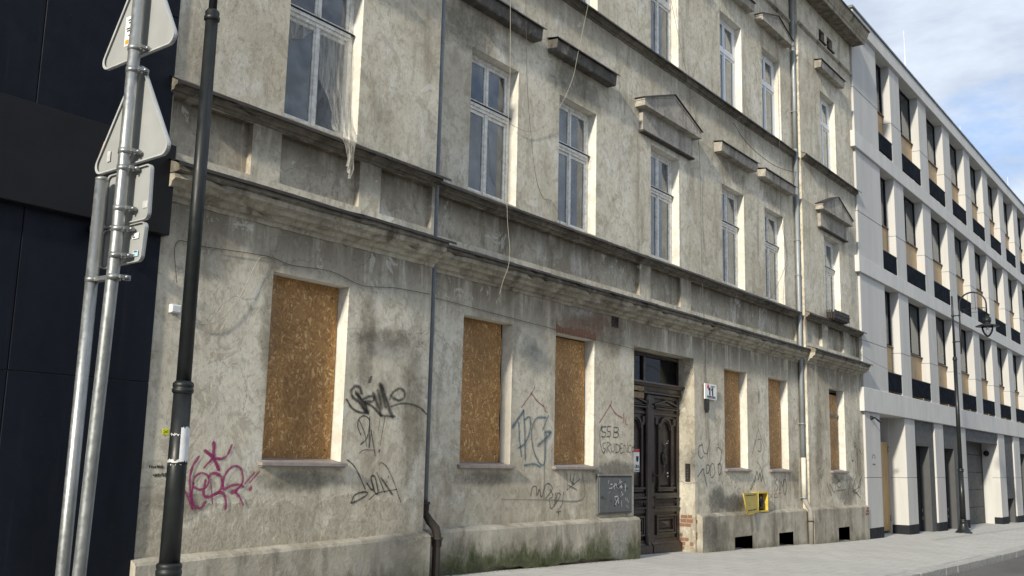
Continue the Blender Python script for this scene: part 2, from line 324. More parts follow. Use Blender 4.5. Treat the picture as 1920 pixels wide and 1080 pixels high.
def mk_pave():
    a = MT('pavement_concrete', .9, 0, .2); p = a.pos()
    b = a.n('ShaderNodeTexBrick', Scale=1.0); b.offset = .5; a.l(a.mapped(p, (1, 1, 0), (0, 0, 1.5708)), b.inputs['Vector'])
    b.inputs['Brick Width'].default_value = .5; b.inputs['Row Height'].default_value = .5; b.inputs['Mortar Size'].default_value = .009
    b.inputs['Color1'].default_value = (.435, .43, .41, 1); b.inputs['Color2'].default_value = (.47, .465, .44, 1); b.inputs['Mortar'].default_value = (.31, .305, .285, 1)
    n1 = a.noise(p, .6, 7, .6, .5); n2 = a.noise(p, 6, 8, .65); n3 = a.noise(p, 120, 3, .6)
    c = a.mix(a.math('MULTIPLY', a.mr(n1, .45, .7), .5), b.outputs[0], (.36, .355, .335)); c = a.mix(a.math('MULTIPLY', a.mr(n2, .52, .74), .5), c, (.31, .30, .28))
    c = a.mix(a.math('MULTIPLY', a.mr(n3, .6, .7), .4), c, (.26, .26, .25))
    gum = a.mr(a.voro(p, 2.3), .05, .03); c = a.mix(a.math('MULTIPLY', gum, .55), c, (.14, .135, .125))
    st = a.mr(a.noise(a.mapped(p, (.5, 1, 1), loc=(3, 1, 0)), 1.7, 9, .72, 1.0), .56, .66); c = a.mix(a.math('MULTIPLY', st, .35), c, (.27, .26, .235))
    a.color(c); a.bump(a.math('ADD', a.math('ADD', n2, a.math('MULTIPLY', n3, .4)), a.math('MULTIPLY', b.outputs['Fac'], -.8)), .4, .007); return a.m
M['pave'] = mk_pave()
M['kerb'] = simple('granite_kerb', (.42, .415, .395), .85, 0, .2, .25, 9, .3, 80)
def mk_asphalt():
    a = MT('asphalt', .88, 0, .3); p = a.pos(); n1 = a.noise(a.mapped(p, (.25, 1, 1)), .8, 6, .6); n3 = a.noise(p, 150, 3, .7)
    c = a.mix(a.mr(n1, .3, .7), (.075, .074, .073), (.125, .122, .118)); c = a.mix(a.mr(n3, .5, .75), c, (.19, .185, .18))
    a.color(c); a.bump(n3, .5, .006); return a.m
M['asphalt'] = mk_asphalt()
M['earth'] = simple('ground', (.12, .115, .10), .95, 0, .1, .3, .2, 0)
M['dirt'] = simple('grit_and_dust', (.22, .20, .16), .95, 0, .1, .35, 15, .6, 60)

# ---------------------------------------------------------------- mesh helpers
class MB:
    def __init__(s): s.v, s.f, s.sm, s.mi, s.uv = [], [], [], [], None
    def add(s, vs, fs, smooth=False, mi=0):
        k = len(s.v); s.v += [tuple(q) for q in vs]
        for f in fs: s.f.append(tuple(i + k for i in f)); s.sm.append(smooth); s.mi.append(mi)
        return s
    def box(s, x0, x1, y0, y1, z0, z1, mi=0):
        return s.add([(x0, y0, z0), (x1, y0, z0), (x1, y1, z0), (x0, y1, z0), (x0, y0, z1), (x1, y0, z1), (x1, y1, z1), (x0, y1, z1)],
                     [(0, 3, 2, 1), (4, 5, 6, 7), (0, 1, 5, 4), (1, 2, 6, 5), (2, 3, 7, 6), (3, 0, 4, 7)], mi=mi)
    def bev(s, x0, x1, y0, y1, z0, z1, b=.006, mi=0):
        """box whose front (low y) edges are chamfered"""
        vs = [(x0, y1, z0), (x1, y1, z0), (x1, y1, z1), (x0, y1, z1), (x0, y0 + b, z0), (x1, y0 + b, z0), (x1, y0 + b, z1), (x0, y0 + b, z1),
              (x0 + b, y0, z0 + b), (x1 - b, y0, z0 + b), (x1 - b, y0, z1 - b), (x0 + b, y0, z1 - b)]
        fs = [(0, 1, 2, 3), (8, 9, 10, 11)[::1]]
        fs = [(3, 2, 1, 0), (8, 9, 10, 11)] + [(4 + i, 4 + (i + 1) % 4, 8 + (i + 1) % 4, 8 + i) for i in range(4)] + [(i, (i + 1) % 4, 4 + (i + 1) % 4, 4 + i) for i in range(4)]
        return s.add(vs, fs, mi=mi)
    def prof(s, x0, x1, pts, step=None, jit=0, smooth=False, mi=0):
        """closed (y, z) outline swept along x; outline listed so that it runs wall-top -> out -> wall-bottom"""
        n = len(pts); k = max(1, int(round((x1 - x0) / step))) if step else 1; vs, fs = [], []
        for i in range(k + 1):
            x = x0 + (x1 - x0) * i / k
            for j, (y, z) in enumerate(pts):
                jj = jit if 0 < j < n - 1 else 0
                vs.append((x, y + random.uniform(-jj, jj), z + random.uniform(-jj, jj)))
        for i in range(k):
            for j in range(n):
                a, b = i * n + j, i * n + (j + 1) % n
                fs.append((a, a + n, b + n, b))
        fs.append(tuple(range(n))); fs.append(tuple(k * n + j for j in reversed(range(n))))
        return s.add(vs, fs, smooth, mi)
    def tube(s, path, r, seg=12, caps=True, mi=0, smooth=True):
        path = [Vector(p) for p in path]; n = len(path); rs = r if isinstance(r, (list, tuple)) else [r] * n
        up = None; vs, fs = [], []
        for i, p in enumerate(path):
            d = (path[min(i + 1, n - 1)] - path[max(i - 1, 0)]).normalized()
            if up is None: up = Vector((0, 0, 1)) if abs(d.z) < .9 else Vector((1, 0, 0))
            a = d.cross(up).normalized(); b = a.cross(d).normalized(); up = b
            for j in range(seg):
                t = 2 * math.pi * j / seg; vs.append(p + (a * math.cos(t) + b * math.sin(t)) * rs[i])
        for i in range(n - 1):
            for j in range(seg):
                fs.append((i * seg + j, i * seg + (j + 1) % seg, (i + 1) * seg + (j + 1) % seg, (i + 1) * seg + j))
        s.add(vs, fs, smooth, mi)
        if caps: 
            k = len(s.v) - n * seg
            s.f.append(tuple(k + j for j in reversed(range(seg)))); s.sm.append(False); s.mi.append(mi)
            s.f.append(tuple(k + (n - 1) * seg + j for j in range(seg))); s.sm.append(False); s.mi.append(mi)
        return s
    def lathe(s, c, prof, seg=20, mi=0, smooth=True, axis='z'):
        vs, fs = [], []; n = len(prof)
        for (r, h) in prof:
            for j in range(seg):
                t = 2 * math.pi * j / seg; u, v = r * math.cos(t), r * math.sin(t)
                vs.append((c[0] + u, c[1] + v, c[2] + h) if axis == 'z' else (c[0] + u, c[1] + h, c[2] + v) if axis == 'y' else (c[0] + h, c[1] + u, c[2] + v))
        for i in range(n - 1):
            for j in range(seg): fs.append((i * seg + j, i * seg + (j + 1) % seg, (i + 1) * seg + (j + 1) % seg, (i + 1) * seg + j))
        fs.append(tuple(reversed(range(seg)))); fs.append(tuple((n - 1) * seg + j for j in range(seg)))
        return s.add(vs, fs, smooth, mi)
    def prism_x(s, pts, x0, x1, mi=0):
        n = len(pts)
        return s.add([(x0, y, z) for y, z in pts] + [(x1, y, z) for y, z in pts], [tuple(range(n)), tuple(reversed(range(n, 2 * n)))] + [(i, n + i, n + (i + 1) % n, (i + 1) % n) for i in range(n)], mi=mi)
    def prism_y(s, pts, y0, y1, mi=0):
        n = len(pts)
        return s.add([(x, y0, z) for x, z in pts] + [(x, y1, z) for x, z in pts], [tuple(range(n)), tuple(reversed(range(n, 2 * n)))] + [(i, n + i, n + (i + 1) % n, (i + 1) % n) for i in range(n)], mi=mi)

def wl(o):
    v = Vector((0, 0, 0))
    while o is not None: v += o.location; o = o.parent
    return v
def part(name, mb, mats, parent=None, origin=None, label=None, kind=None):
    """link MB (world coordinates) as one mesh object, child of parent"""
    org = Vector(origin) if origin is not None else (wl(parent) if parent else Vector((0, 0, 0)))
    me = bpy.data.meshes.new(name)
    me.from_pydata([(x - org.x, y - org.y, z - org.z) for x, y, z in mb.v], [], mb.f)
    mats = mats if isinstance(mats, (list, tuple)) else [mats]
    for m in mats: me.materials.append(M[m] if isinstance(m, str) else m)
    me.polygons.foreach_set('use_smooth', mb.sm)
    if any(mb.mi): me.polygons.foreach_set('material_index', mb.mi)
    if mb.uv:
        u = me.uv_layers.new(name='UVMap')
        for li, vi in enumerate([l.vertex_index for l in me.loops]): u.data[li].uv = mb.uv[vi]
    else:
        import bmesh
        bm = bmesh.new(); bm.from_mesh(me); bmesh.ops.recalc_face_normals(bm, faces=bm.faces); bm.to_mesh(me); bm.free()
    me.update()
    o = bpy.data.objects.new(name, me); COL.objects.link(o)
    o.location = org - (wl(parent) if parent else Vector((0, 0, 0))); o.parent = parent
    if label: o['label'] = label
    if kind: o['kind'] = kind
    return o
def tag(o, label, cat, group=None):
    o['label'] = label; o['category'] = cat
    if group: o['group'] = group
    return o
def thing(name, label, cat, loc, group=None):
    o = bpy.data.objects.new(name, None); COL.objects.link(o); o.location = loc; o.empty_display_size = .2
    return tag(o, label, cat, group)
def copy_tree(o, parent, loc=None):
    c = o.copy(); COL.objects.link(c); c.parent = parent
    if loc is not None: c.location = Vector(loc) - (wl(parent) if parent else Vector((0, 0, 0)))
    for ch in list(o.children): copy_tree(ch, c)
    return c
def text_mesh(txt, size, name='lettering', bold=0.0):
    cu = bpy.data.curves.new('t', 'FONT'); cu.body = txt; cu.size = size; cu.offset = bold; cu.align_x = 'CENTER'; cu.align_y = 'CENTER'; cu.extrude = .0005
    ob = bpy.data.objects.new('t', cu); COL.objects.link(ob); dg = bpy.context.evaluated_depsgraph_get(); dg.update()
    me = bpy.data.meshes.new_from_object(ob.evaluated_get(dg)); me.name = name
    bpy.data.objects.remove(ob); return me
def text_part(txt, size, x, y, z, mat, parent, bold=0.0, face='-y'):
    me = text_mesh(txt, size, bold=bold); me.materials.clear(); me.materials.append(M[mat])
    o = bpy.data.objects.new('lettering', me); COL.objects.link(o); o.parent = parent
    o.location = Vector((x, y, z)) - wl(parent)
    o.rotation_euler = (RAD(90), 0, 0) if face == '-y' else (RAD(90), 0, RAD(-90))
    return o
def catmull(pts, n=6):
    if len(pts) < 3:
        a, b = Vector(pts[0]), Vector(pts[-1]); return [a.lerp(b, t / 4) for t in range(5)]
    P = [Vector(p) for p in pts]; closed = (P[0] - P[-1]).length < 1e-6; out = []
    for i in range(len(P) - 1):
        p0 = P[i - 1] if i else (P[-2] if closed else P[0] * 2 - P[1]); p1, p2 = P[i], P[i + 1]
        p3 = P[i + 2] if i + 2 < len(P) else (P[1] if closed else P[-1] * 2 - P[-2])
        for k in range(n):
            t = k / n; out.append(.5 * ((2 * p1) + (p2 - p0) * t + (2 * p0 - 5 * p1 + 4 * p2 - p3) * t * t + (3 * p1 - p0 - 3 * p2 + p3) * t ** 3))
    out.append(P[-1]); return out

def gz(X, Y):
    """height of the falling street: pavement surface at the wall line, slight cross fall"""
    z = .23 - .0204 * X if X < 28.7 else .23 - .0204 * 28.7 - .0138 * (X - 28.7)
    return z - .02 * (8.8 - Y)
def kerb_y(X): return 5.0 + .0225 * max(0, min(X, 60) - 17.0)
# ================================================================ the setting
def sheet(name, xs, ys, zf, mat):
    mb = MB(); n = len(ys)
    vs = [(x, (y(x) if callable(y) else y), 0) for x in xs for y in ys]
    vs = [(x, y, zf(x, y)) for x, y, _ in vs]
    fs = [(i * n + j, (i + 1) * n + j, (i + 1) * n + j + 1, i * n + j + 1) for i in range(len(xs) - 1) for j in range(n - 1)]
    mb.add(vs, fs); return part(name, mb, mat, kind='structure')
XS = [-60, -40, -25, -15, -10, -6, -3, 0, 3, 6, 9, 12, 15, 18, 21, 24, 27, 28.7, 32, 36, 40, 45, 50, 56, 64, 75, 95, 130]
sheet('ground', [-1500, -400, -100, -60, -20, 0, 28.7, 60, 130, 400, 1500], [-1500, -300, -40, -3, 9, 40, 300, 1500], lambda x, y: gz(max(-60, min(130, x)), 5) - .55, 'earth')
sheet('road', XS, [-2.6, 0, 2.5, lambda x: kerb_y(x) - .14], lambda x, y: gz(x, 5.0) - .15 + .02 * (1 - ((y - 1.2) / 3.9) ** 2), 'asphalt')
sheet('pavement', XS, [lambda x: kerb_y(x) + .145, 6.5, 7.6, 8.6, 9.45], lambda x, y: gz(x, y), 'pave')
mb = MB()
for i in range(len(XS) - 1):
    a, b = XS[i], XS[i + 1]
    def row(X): y = kerb_y(X); z = gz(X, y); return [(X, y - .112, z - .35), (X, y - .112, z - .012), (X, y + .14, z - .012), (X, y + .14, z - .3)]
    mb.add(row(a) + row(b), [(j, 4 + j, 5 + j, 1 + j) for j in range(3)])
kb_ = part('kerb', mb, 'dirt', kind='structure')
X = 12.0
while X < 60:
    l_ = .985; m = MB(); e = random.uniform(-.004, .004); f_ = random.uniform(-.004, .004)
    def rw(q): y = kerb_y(q) + f_; z = gz(q, y) + e; return [(q, y - .12, z - .33), (q, y - .12, z - .02), (q, y - .10, z + .001), (q, y + .135, z + .006), (q, y + .135, z - .2)]
    m.add(rw(X) + rw(X + l_), [(j, 5 + j, 6 + j, 1 + j) for j in range(4)] + [(0, 1, 2, 3, 4), (9, 8, 7, 6, 5)]); part('kerb_stone', m, 'kerb', kb_, origin=(X, kerb_y(X), gz(X, 5))); X += 1.0
sheet('far_pavement', XS, [-7, -2.75], lambda x, y: gz(x, 5.0) - .01, 'pave')
# pale flush strip that edges the garage drive
sheet('drive_strip', [31, 36, 40, 44, 48, 54, 60], [7.55, 7.72], lambda x, y: gz(x, y) + .004, 'kerb')

# ================================================================ old tenement
YM, YL, YR = 9.0, 8.82, 8.83                       # main wall plane, left and right projecting bays
XL0, XL1, XR0, XR1 = 5.93, 10.15, 24.38, 28.70
ZTOP = 14.0
B = thing('tenement_building', 'neglected grey plaster tenement with boarded ground floor windows and graffiti', 'building', (17.26, 9.0, gz(17.26, 9)))

def wall(name, x0, x1, z0, z1, y, ops, mats, depth=.35):
    """front face with holes; each hole (x0,x1,z0,z1,depth,back?) gets reveals of its own depth"""
    xs = sorted({x0, x1, *[o[0] for o in ops], *[o[1] for o in ops]}); zs = sorted({z0, z1, *[o[2] for o in ops], *[o[3] for o in ops]})
    xs = [x for x in xs if x0 <= x <= x1]; zs = [z for z in zs if z0 <= z <= z1]
    mb = MB(); vid = {}
    def v(i, j):
        if (i, j) not in vid: vid[(i, j)] = len(mb.v); mb.v.append((xs[i], y, zs[j]))
        return vid[(i, j)]
    for i in range(len(xs) - 1):
        for j in range(len(zs) - 1):
            cx, cz = (xs[i] + xs[i + 1]) / 2, (zs[j] + zs[j + 1]) / 2
            if any(o[0] < cx < o[1] and o[2] < cz < o[3] for o in ops): continue
            mb.f.append((v(i, j), v(i + 1, j), v(i + 1, j + 1), v(i, j + 1))); mb.sm.append(False); mb.mi.append(0)
    # outer returns
    mb.add([(x0, y, z0), (x0, y + depth, z0), (x0, y + depth, z1), (x0, y, z1)], [(0, 1, 2, 3)])
    mb.add([(x1, y, z0), (x1, y + depth, z0), (x1, y + depth, z1), (x1, y, z1)], [(0, 1, 2, 3)])
    for o in ops:
        a, b, c, d, dp = o[:5]; mi = o[6] if len(o) > 6 else 1; q = y + dp
        mb.add([(a, y, c), (b, y, c), (b, y, d), (a, y, d), (a, q, c), (b, q, c), (b, q, d), (a, q, d)],
               [(0, 4, 5, 1), (1, 5, 6, 2), (3, 2, 6, 7), (0, 3, 7, 4)] + ([(4, 7, 6, 5)] if o[5] else []), mi=mi)
    return part(name, mb, mats, B)

CEN = {'0': 8.02, 'a': 11.68, 'b': 14.05, 'c': 17.26, 'd': 20.50, 'e': 22.92, 'f': 26.57}
HW = .598
def plane(k): return YL if k == '0' else YR if k == 'f' else YM
def ops_for(keys, extra):
    o = []
    for k in keys:
        c = CEN[k]
        if k != 'c': o.append((c - HW, c + HW, 1.49, 3.60, .36, False))
        o.append((c - HW, c + HW, 5.45, 7.66, .36, False)); o.append((c - HW, c + HW, 9.62, 11.72, .36, False))
    return o + extra
PZ0, PZ1, PD = 4.63, 5.225, .085
pan = lambda a, b: (a, b, PZ0, PZ1, PD, True, 2)
BMT = lambda a, b, d: (a, b, -.19 - d, .08 - d, .4, False, 3)
WM = ['plaster', 'reveal', 'panelst', 'plinth', 'jamb']
wall('wall', XL0, XL1, -1.2, ZTOP, YL, ops_for('0', [pan(XL0 + .02, 7.0), pan(7.42, 8.70), pan(9.08, 10.09)]), ['plaster_side'] + WM[1:])
wall('wall', XL1, XR0, -1.2, ZTOP, YM, ops_for('abcde', [pan(10.32, 16.23), pan(16.66, 17.90), pan(18.36, 24.2), (16.02, 18.48, -1.0, 3.66, .37, False, 4),
     (20.07, 20.98, -.2, .09, .45, False, 3), (22.49, 23.37, -.24, .07, .45, False, 3),
     (15.24, 15.42, 3.93, 4.1, .2, True, 2)]), WM)
wall('wall', XR0, XR1, -1.2, ZTOP, YR, ops_for('f', [pan(24.52, 25.6), pan(26.06, 27.3), pan(27.82, 28.62), (26.1, 26.97, -.3, .06, .45, False, 3),
     (26.03, 26.48, 13.22, 13.56, .25, True, 3), (26.68, 27.13, 13.22, 13.56, .25, True, 3)]), ['plaster', 'reveal', 'panelst', 'plinth'])
# inside: dark rooms behind the openings, with a floor slab per storey
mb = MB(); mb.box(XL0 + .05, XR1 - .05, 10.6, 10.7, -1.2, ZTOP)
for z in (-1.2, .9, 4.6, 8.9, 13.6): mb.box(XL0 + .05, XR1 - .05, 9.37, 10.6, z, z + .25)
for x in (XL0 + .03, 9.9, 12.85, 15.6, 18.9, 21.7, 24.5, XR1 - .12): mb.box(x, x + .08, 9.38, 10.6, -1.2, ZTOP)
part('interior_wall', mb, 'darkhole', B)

# ---- plinths (the old render stands proud; foot is ragged)
def plinth(x0, x1, y0, ywall, ztopl, ztopr, ragged=None, ops=()):
    mb = MB(); xs = [x0]
    while xs[-1] < x1 - .16: xs.append(xs[-1] + .14)
    xs.append(x1)
    for o in ops: xs += [o[0], o[1]]
    xs = sorted(set(xs)); prev = None
    zt = lambda x: ztopl + (ztopr - ztopl) * (x - x0) / (x1 - x0)
    for i, x in enumerate(xs):
        bot = gz(x, y0) - .25; rx = 0
        if ragged and ragged[0] < x < ragged[1]:
            bot = gz(x, y0) + max(.0, .035 + .035 * math.sin(x * 2.3) + random.uniform(-.022, .022)); rx = random.uniform(-.004, .004)
        r = lambda: random.uniform(-.005, .005)
        col = [(x, ywall + .01, zt(x) + .035), (x, y0 + .02 + r(), zt(x) + r()), (x, y0 + r(), zt(x) - .03 + r()), (x, y0 + rx + r(), zt(x) - .3), (x, y0 + rx, bot), (x, y0 + .07, bot + .01)]
        if prev:
            hole = next((o for o in ops if o[0] - 1e-6 <= prev[0][0] and x <= o[1] + 1e-6), None)
            if hole:
                _, _, a, b = hole
                up0, up1 = prev[:3] + [(prev[0][0], y0, b)], col[:3] + [(x, y0, b)]
                mb.add(up0 + up1, [(j, 4 + j, 5 + j, 1 + j) for j in range(3)])
                mb.add([(prev[0][0], y0, a), (prev[0][0], y0, a - .5), (x, y0, a), (x, y0, a - .5)], [(0, 2, 3, 1)])
                mb.add([(prev[0][0], y0, b), (x, y0, b), (x, ywall + .3, b), (prev[0][0], ywall + .3, b)], [(0, 1, 2, 3)])
                mb.add([(prev[0][0], y0, a), (x, y0, a), (x, ywall + .3, a), (prev[0][0], ywall + .3, a)], [(0, 1, 2, 3)])
                for xx in (hole[0], hole[1]): mb.add([(xx, y0, a), (xx, ywall + .3, a), (xx, ywall + .3, b), (xx, y0, b)], [(0, 1, 2, 3)])
            else:
                mb.add(prev + col, [(j, 6 + j, 7 + j, 1 + j) for j in range(5)])
        prev = col
    for x in (x0, x1):
        z = zt(x); mb.add([(x, ywall + .01, z + .035), (x, y0 + .02, z), (x, y0, z - .03), (x, y0, -1), (x, ywall + .01, -1)], [(0, 1, 2, 3, 4)])
    return part('plinth', mb, 'plinth', B)
plinth(XL0 - .04, XL1 + .03, 8.71, YL, .50, .585)
plinth(XL1 + .04, 16.05, 8.88, YM, .60, .60, ragged=(11.7, 15.6))
plinth(18.55, XR0 - .06, 8.88, YM, .565, .54, ops=[(20.07, 20.98, -.19, .085), (22.49, 23.37, -.235, .065)])
plinth(XR0, XR1 - .02, 8.73, YR, .57, .54, ops=[(26.1, 26.97, -.29, .055)])
for (x0, x1, z) in ((20.05, 21.0, -.205), (22.47, 23.39, -.25), (26.08, 26.99, -.305)):   # pale cement sills of the cellar openings
    mb = MB(); y0 = 8.86 if x0 < 25 else 8.71; mb.box(x0, x1, y0, y0 + .28, z - .06, z + .012); part('cellar_sill', mb, 'mortar', B)
mb = MB(); mb.box(22.95, 22.99, 9.2, 9.24, -.24, .07); mb.box(22.5, 23.36, 9.2, 9.23, .03, .07); mb.box(22.5, 23.36, 9.215, 9.22, -.24, .07, 1); part('cellar_window', mb, ['iron', 'glassd'], B)

# ---- string courses and cornices (worn stucco + sheet-metal capping)
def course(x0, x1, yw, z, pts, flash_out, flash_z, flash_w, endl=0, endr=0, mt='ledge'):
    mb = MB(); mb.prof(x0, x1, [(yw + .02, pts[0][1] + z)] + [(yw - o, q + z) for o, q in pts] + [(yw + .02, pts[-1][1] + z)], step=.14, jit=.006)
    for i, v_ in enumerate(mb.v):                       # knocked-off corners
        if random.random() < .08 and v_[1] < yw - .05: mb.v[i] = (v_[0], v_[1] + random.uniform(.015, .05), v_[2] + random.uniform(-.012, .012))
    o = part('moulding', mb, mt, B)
    mb = MB(); n = int((x1 - x0) / .9) + 1; xa = x0 - endl; w_ = (x1 + endr - xa) / n
    for i in range(n):        # lapped capping sheets, each a little bent
        d = random.uniform(-.008, .004); a, b = xa + i * w_, xa + (i + 1) * w_ + .02
        e = random.uniform(-.006, .006); zf = z + flash_z + .0015 * (i % 2)
        mb.add([(a, yw, zf + flash_w), (b, yw, zf + flash_w), (b, yw - flash_out, zf + d + e), (a, yw - flash_out, zf + d), (b, yw - flash_out - .006, zf + d + e - .036), (a, yw - flash_out - .006, zf + d - .036)], [(0, 1, 2, 3), (3, 2, 4, 5)])
    part('capping_sheet', mb, 'flash', B); return o
CP = [(.05, 4.535), (.265, 4.435), (.27, 4.36), (.235, 4.345), (.215, 4.29), (.16, 4.262), (.145, 4.215), (.085, 4.205), (.06, 4.16), (.022, 4.15), (.012, 4.105)]
CPT = [(.05, 4.535), (.265, 4.435), (.27, 4.375), (.24, 4.36)]
CPB = [(.232, 4.358), (.222, 4.30), (.165, 4.27), (.15, 4.225), (.09, 4.212), (.065, 4.165), (.022, 4.15), (.012, 4.105)]
SP = [(.03, 5.42), (.125, 5.35), (.122, 5.315), (.085, 5.30), (.07, 5.27), (.03, 5.26), (.015, 5.235)]
AP = [(.01, 13.13), (.05, 13.12), (.055, 13.06), (.03, 13.045), (.012, 13.02)]
for (x0, x1, yw, er, el) in ((XL0 - .03, XL1 + .02, YL, .10, .03), (XL1 + .03, XR0 - .02, YM, 0, 0), (XR0 + .005, XR1 + .05, YR, .07, .02)):
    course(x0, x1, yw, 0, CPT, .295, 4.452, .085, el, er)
    mb = MB(); mb.prof(x0, x1, [(yw + .02, CPB[0][1])] + [(yw - o, q) for o, q in CPB] + [(yw + .02, CPB[-1][1])], step=.14, jit=.005)
    for i, v_ in enumerate(mb.v):
        if random.random() < .08 and v_[1] < yw - .05: mb.v[i] = (v_[0], v_[1] + random.uniform(.015, .06), v_[2] + random.uniform(-.012, .012))
    part('bed_moulding', mb, 'stone', B)
    xe = x1 if yw != YM else 24.19
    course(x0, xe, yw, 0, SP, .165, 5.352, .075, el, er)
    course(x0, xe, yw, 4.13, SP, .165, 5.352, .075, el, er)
    mb = MB(); mb.prof(x0, x1, [(yw + .02, 13.13)] + [(yw - o, q) for o, q in AP] + [(yw + .02, 13.02)], step=.4, jit=.003); part('moulding', mb, 'stone', B)
# pilaster strips framing the apron panels get a small cap
# ---- eaves
mb = MB(); EX1 = XR1 + .14
mb.prof(XL0 - .1, EX1, [(9.0, 14.26), (8.44, 14.0), (8.44, 13.965), (8.405, 13.955), (8.395, 14.03), (8.37, 14.06), (8.36, 14.12), (8.31, 14.2), (8.285, 14.29), (8.27, 14.3), (8.27, 14.33), (9.0, 14.6)], step=.5, jit=.004)
part('eaves_moulding', mb, 'stone', B)
mb = MB(); mb.box(XL0 - .1, EX1 - .03, 8.43, 9.0, 14.03, 14.09); part('eaves_backing', mb, 'darkhole', B)
sb = None; x = 21.0; i = 0
while x < EX1 - .05:
    mb = MB(); d = random.uniform(-.006, .006); mb.box(x + .006, min(x + .235, EX1 - .01), 8.445, 9.0, 13.985 + d, 14.02); part('soffit_board', mb, 'wood_soffit', B, origin=(x, 8.6, 14)); x += .24
mb = MB(); mb.box(XL0 - .1, 20.99, 8.445, 9.0, 13.985, 14.02); part('soffit', mb, 'wood_soffit', B)
mb = MB(); mb.prof(XL0 - .1, EX1, [(8.24, 14.345), (13.5, 16.8), (13.5, 16.7), (8.24, 14.305)]); mb.box(XL0, XR1, 9.5, 13.4, -1.2, 14.3); part('roof', mb, 'flash', B)
for x in (26.0, 26.66): 
    mb = MB(); mb.box(x, x + .52, YR - .06, YR + .02, 13.19, 13.215); part('attic_sill', mb, 'flash', B)
    mb = MB(); mb.box(x + .03, x + .48, YR + .10, YR + .13, 13.22, 13.56); part('attic_vent', mb, 'darkhole', B)

# ---- window hoods and pediments
def hood(k, z, ped=False, frieze=False, mt='hoodst'):
    c, yw = CEN[k], plane(k); hw = 1.20 if frieze else .97
    mb = MB()
    if not ped:
        mb.prof(c - hw, c + hw, [(yw + .01, z + .215), (yw - .195, z + .20), (yw - .195, z + .165), (yw - .18, z + .02), (yw - .165, z), (yw + .01, z + .004)], step=.2, jit=.004)
        o = part('window_hood', mb, mt, B, origin=(c, yw, z))
        f = MB(); f.add([(c - hw - .04, yw, z + .245), (c + hw + .04, yw, z + .245), (c + hw + .05, yw - .235, z + .212), (c - hw - .04, yw - .235, z + .212), (c + hw + .05, yw - .24, z + .185), (c - hw - .04, yw - .24, z + .185)], [(0, 1, 2, 3), (3, 2, 4, 5)])
        part('capping_sheet', f, 'flash', o)
    else:
        zr = z + .15; ap = z + (.56 if frieze else .44)
        mb.prism_y([(c - hw, z), (c + hw, z), (c + hw, zr), (c, ap), (c - hw, zr)], yw - .20, yw + .01)
        o = part('window_pediment', mb, 'hoodst', B, origin=(c, yw, z))
        r = MB(); t = .045; s = (ap - zr) / hw                                       # raised rim along base and rakes
        r.prism_y([(c - hw - .015, z - .012), (c + hw + .015, z - .012), (c + hw + .015, z + .045), (c - hw - .015, z + .045)], yw - .215, yw)
        for sg in (-1, 1): r.prism_y([(c + sg * (hw + .015), zr - t), (c + sg * (hw + .015), zr + .006), (c, ap + .006), (c, ap - t - .01)], yw - .213, yw)
        part('rim_moulding', r, 'hoodst', o)
        f = MB()
        for sg in (-1, 1):
            x0, x1 = c + sg * (hw + .06), c
            f.add([(x0, yw, zr + .02 - .06 * s), (x1, yw, ap + .03), (x1, yw - .24, ap + .022), (x0, yw - .24, zr + .012 - .06 * s), (x1, yw - .245, ap + .002), (x0, yw - .245, zr - .01 - .06 * s)], [(0, 1, 2, 3), (3, 2, 4, 5)])
        part('capping_sheet', f, 'flash', o)
        if frieze:
            g = MB(); g.box(c - 1.05, c + 1.05, yw - .075, yw + .01, z - .44, z - .005); part('frieze', g, 'hoodst', o)
            g = MB(); g.bev(c - 1.09, c + 1.09, yw - .115, yw + .01, z - .475, z - .435, .008); part('frieze_ledge', g, 'flash', o)
    return o
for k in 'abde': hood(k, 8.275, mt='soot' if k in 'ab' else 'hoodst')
for k in '0cf': hood(k, 8.245, True, True)
for k in '0bdf': hood(k, 12.235)
for k in 'ace': hood(k, 12.235, True)

# ---- glazed windows: one old casement, one renewed casement
def casement(x, y, z, w_, h, zt, mat, glass, th=.07, ledge=True):
    """frame (part) > sash, pane, all in place; zt = transom height above sill"""
    mb = MB(); d = .07
    mb.bev(x, x + th, y, y + d, z, z + h); mb.bev(x + w_ - th, x + w_, y, y + d, z, z + h)
    mb.bev(x + th, x + w_ - th, y + .002, y + d, z + h - th, z + h); mb.bev(x + th, x + w_ - th, y + .002, y + d, z, z + .05)
    mb.bev(x + th, x + w_ - th, y - .012, y + d, z + zt - .06, z + zt + .045)
    if ledge: mb.prism_x([(y - .05, z + zt + .045), (y - .012, z + zt + .075), (y + .02, z + zt + .075), (y + .02, z + zt + .045)], x + .01, x + w_ - .01, mi=1); mb.bev(x + th, x + w_ - th, y - .032, y, z + zt - .012, z + zt + .04)
    o = part('window', mb, [mat, 'flash'], B, origin=(x, y, z))
    m = x + w_ / 2
    for (a, b) in ((x + th, m - .002), (m + .002, x + w_ - th)):
        for (c, e) in ((z + .05, z + zt - .06), (z + zt + .045, z + h - th)):
            s = MB(); q = .052
            s.bev(a, a + q, y + .012, y + .055, c, e); s.bev(b - q, b, y + .012, y + .055, c, e)
            s.bev(a + q, b - q, y + .014, y + .055, c, c + q * 1.2); s.bev(a + q, b - q, y + .014, y + .055, e - q, e)
            part('sash', s, mat, o)
            g = MB(); g.box(a + q - .004, b - q + .004, y + .032, y + .036, c + q, e - q + .004); part('pane', g, glass, o)
    mb = MB(); mb.bev(m - .036, m + .036, y - .006, y + .02, z + .05, z + zt - .06); mb.bev(m - .022, m + .022, y - .002, y + .02, z + zt + .045, z + h - th)
    part('mullion', mb, mat, o)
    return o
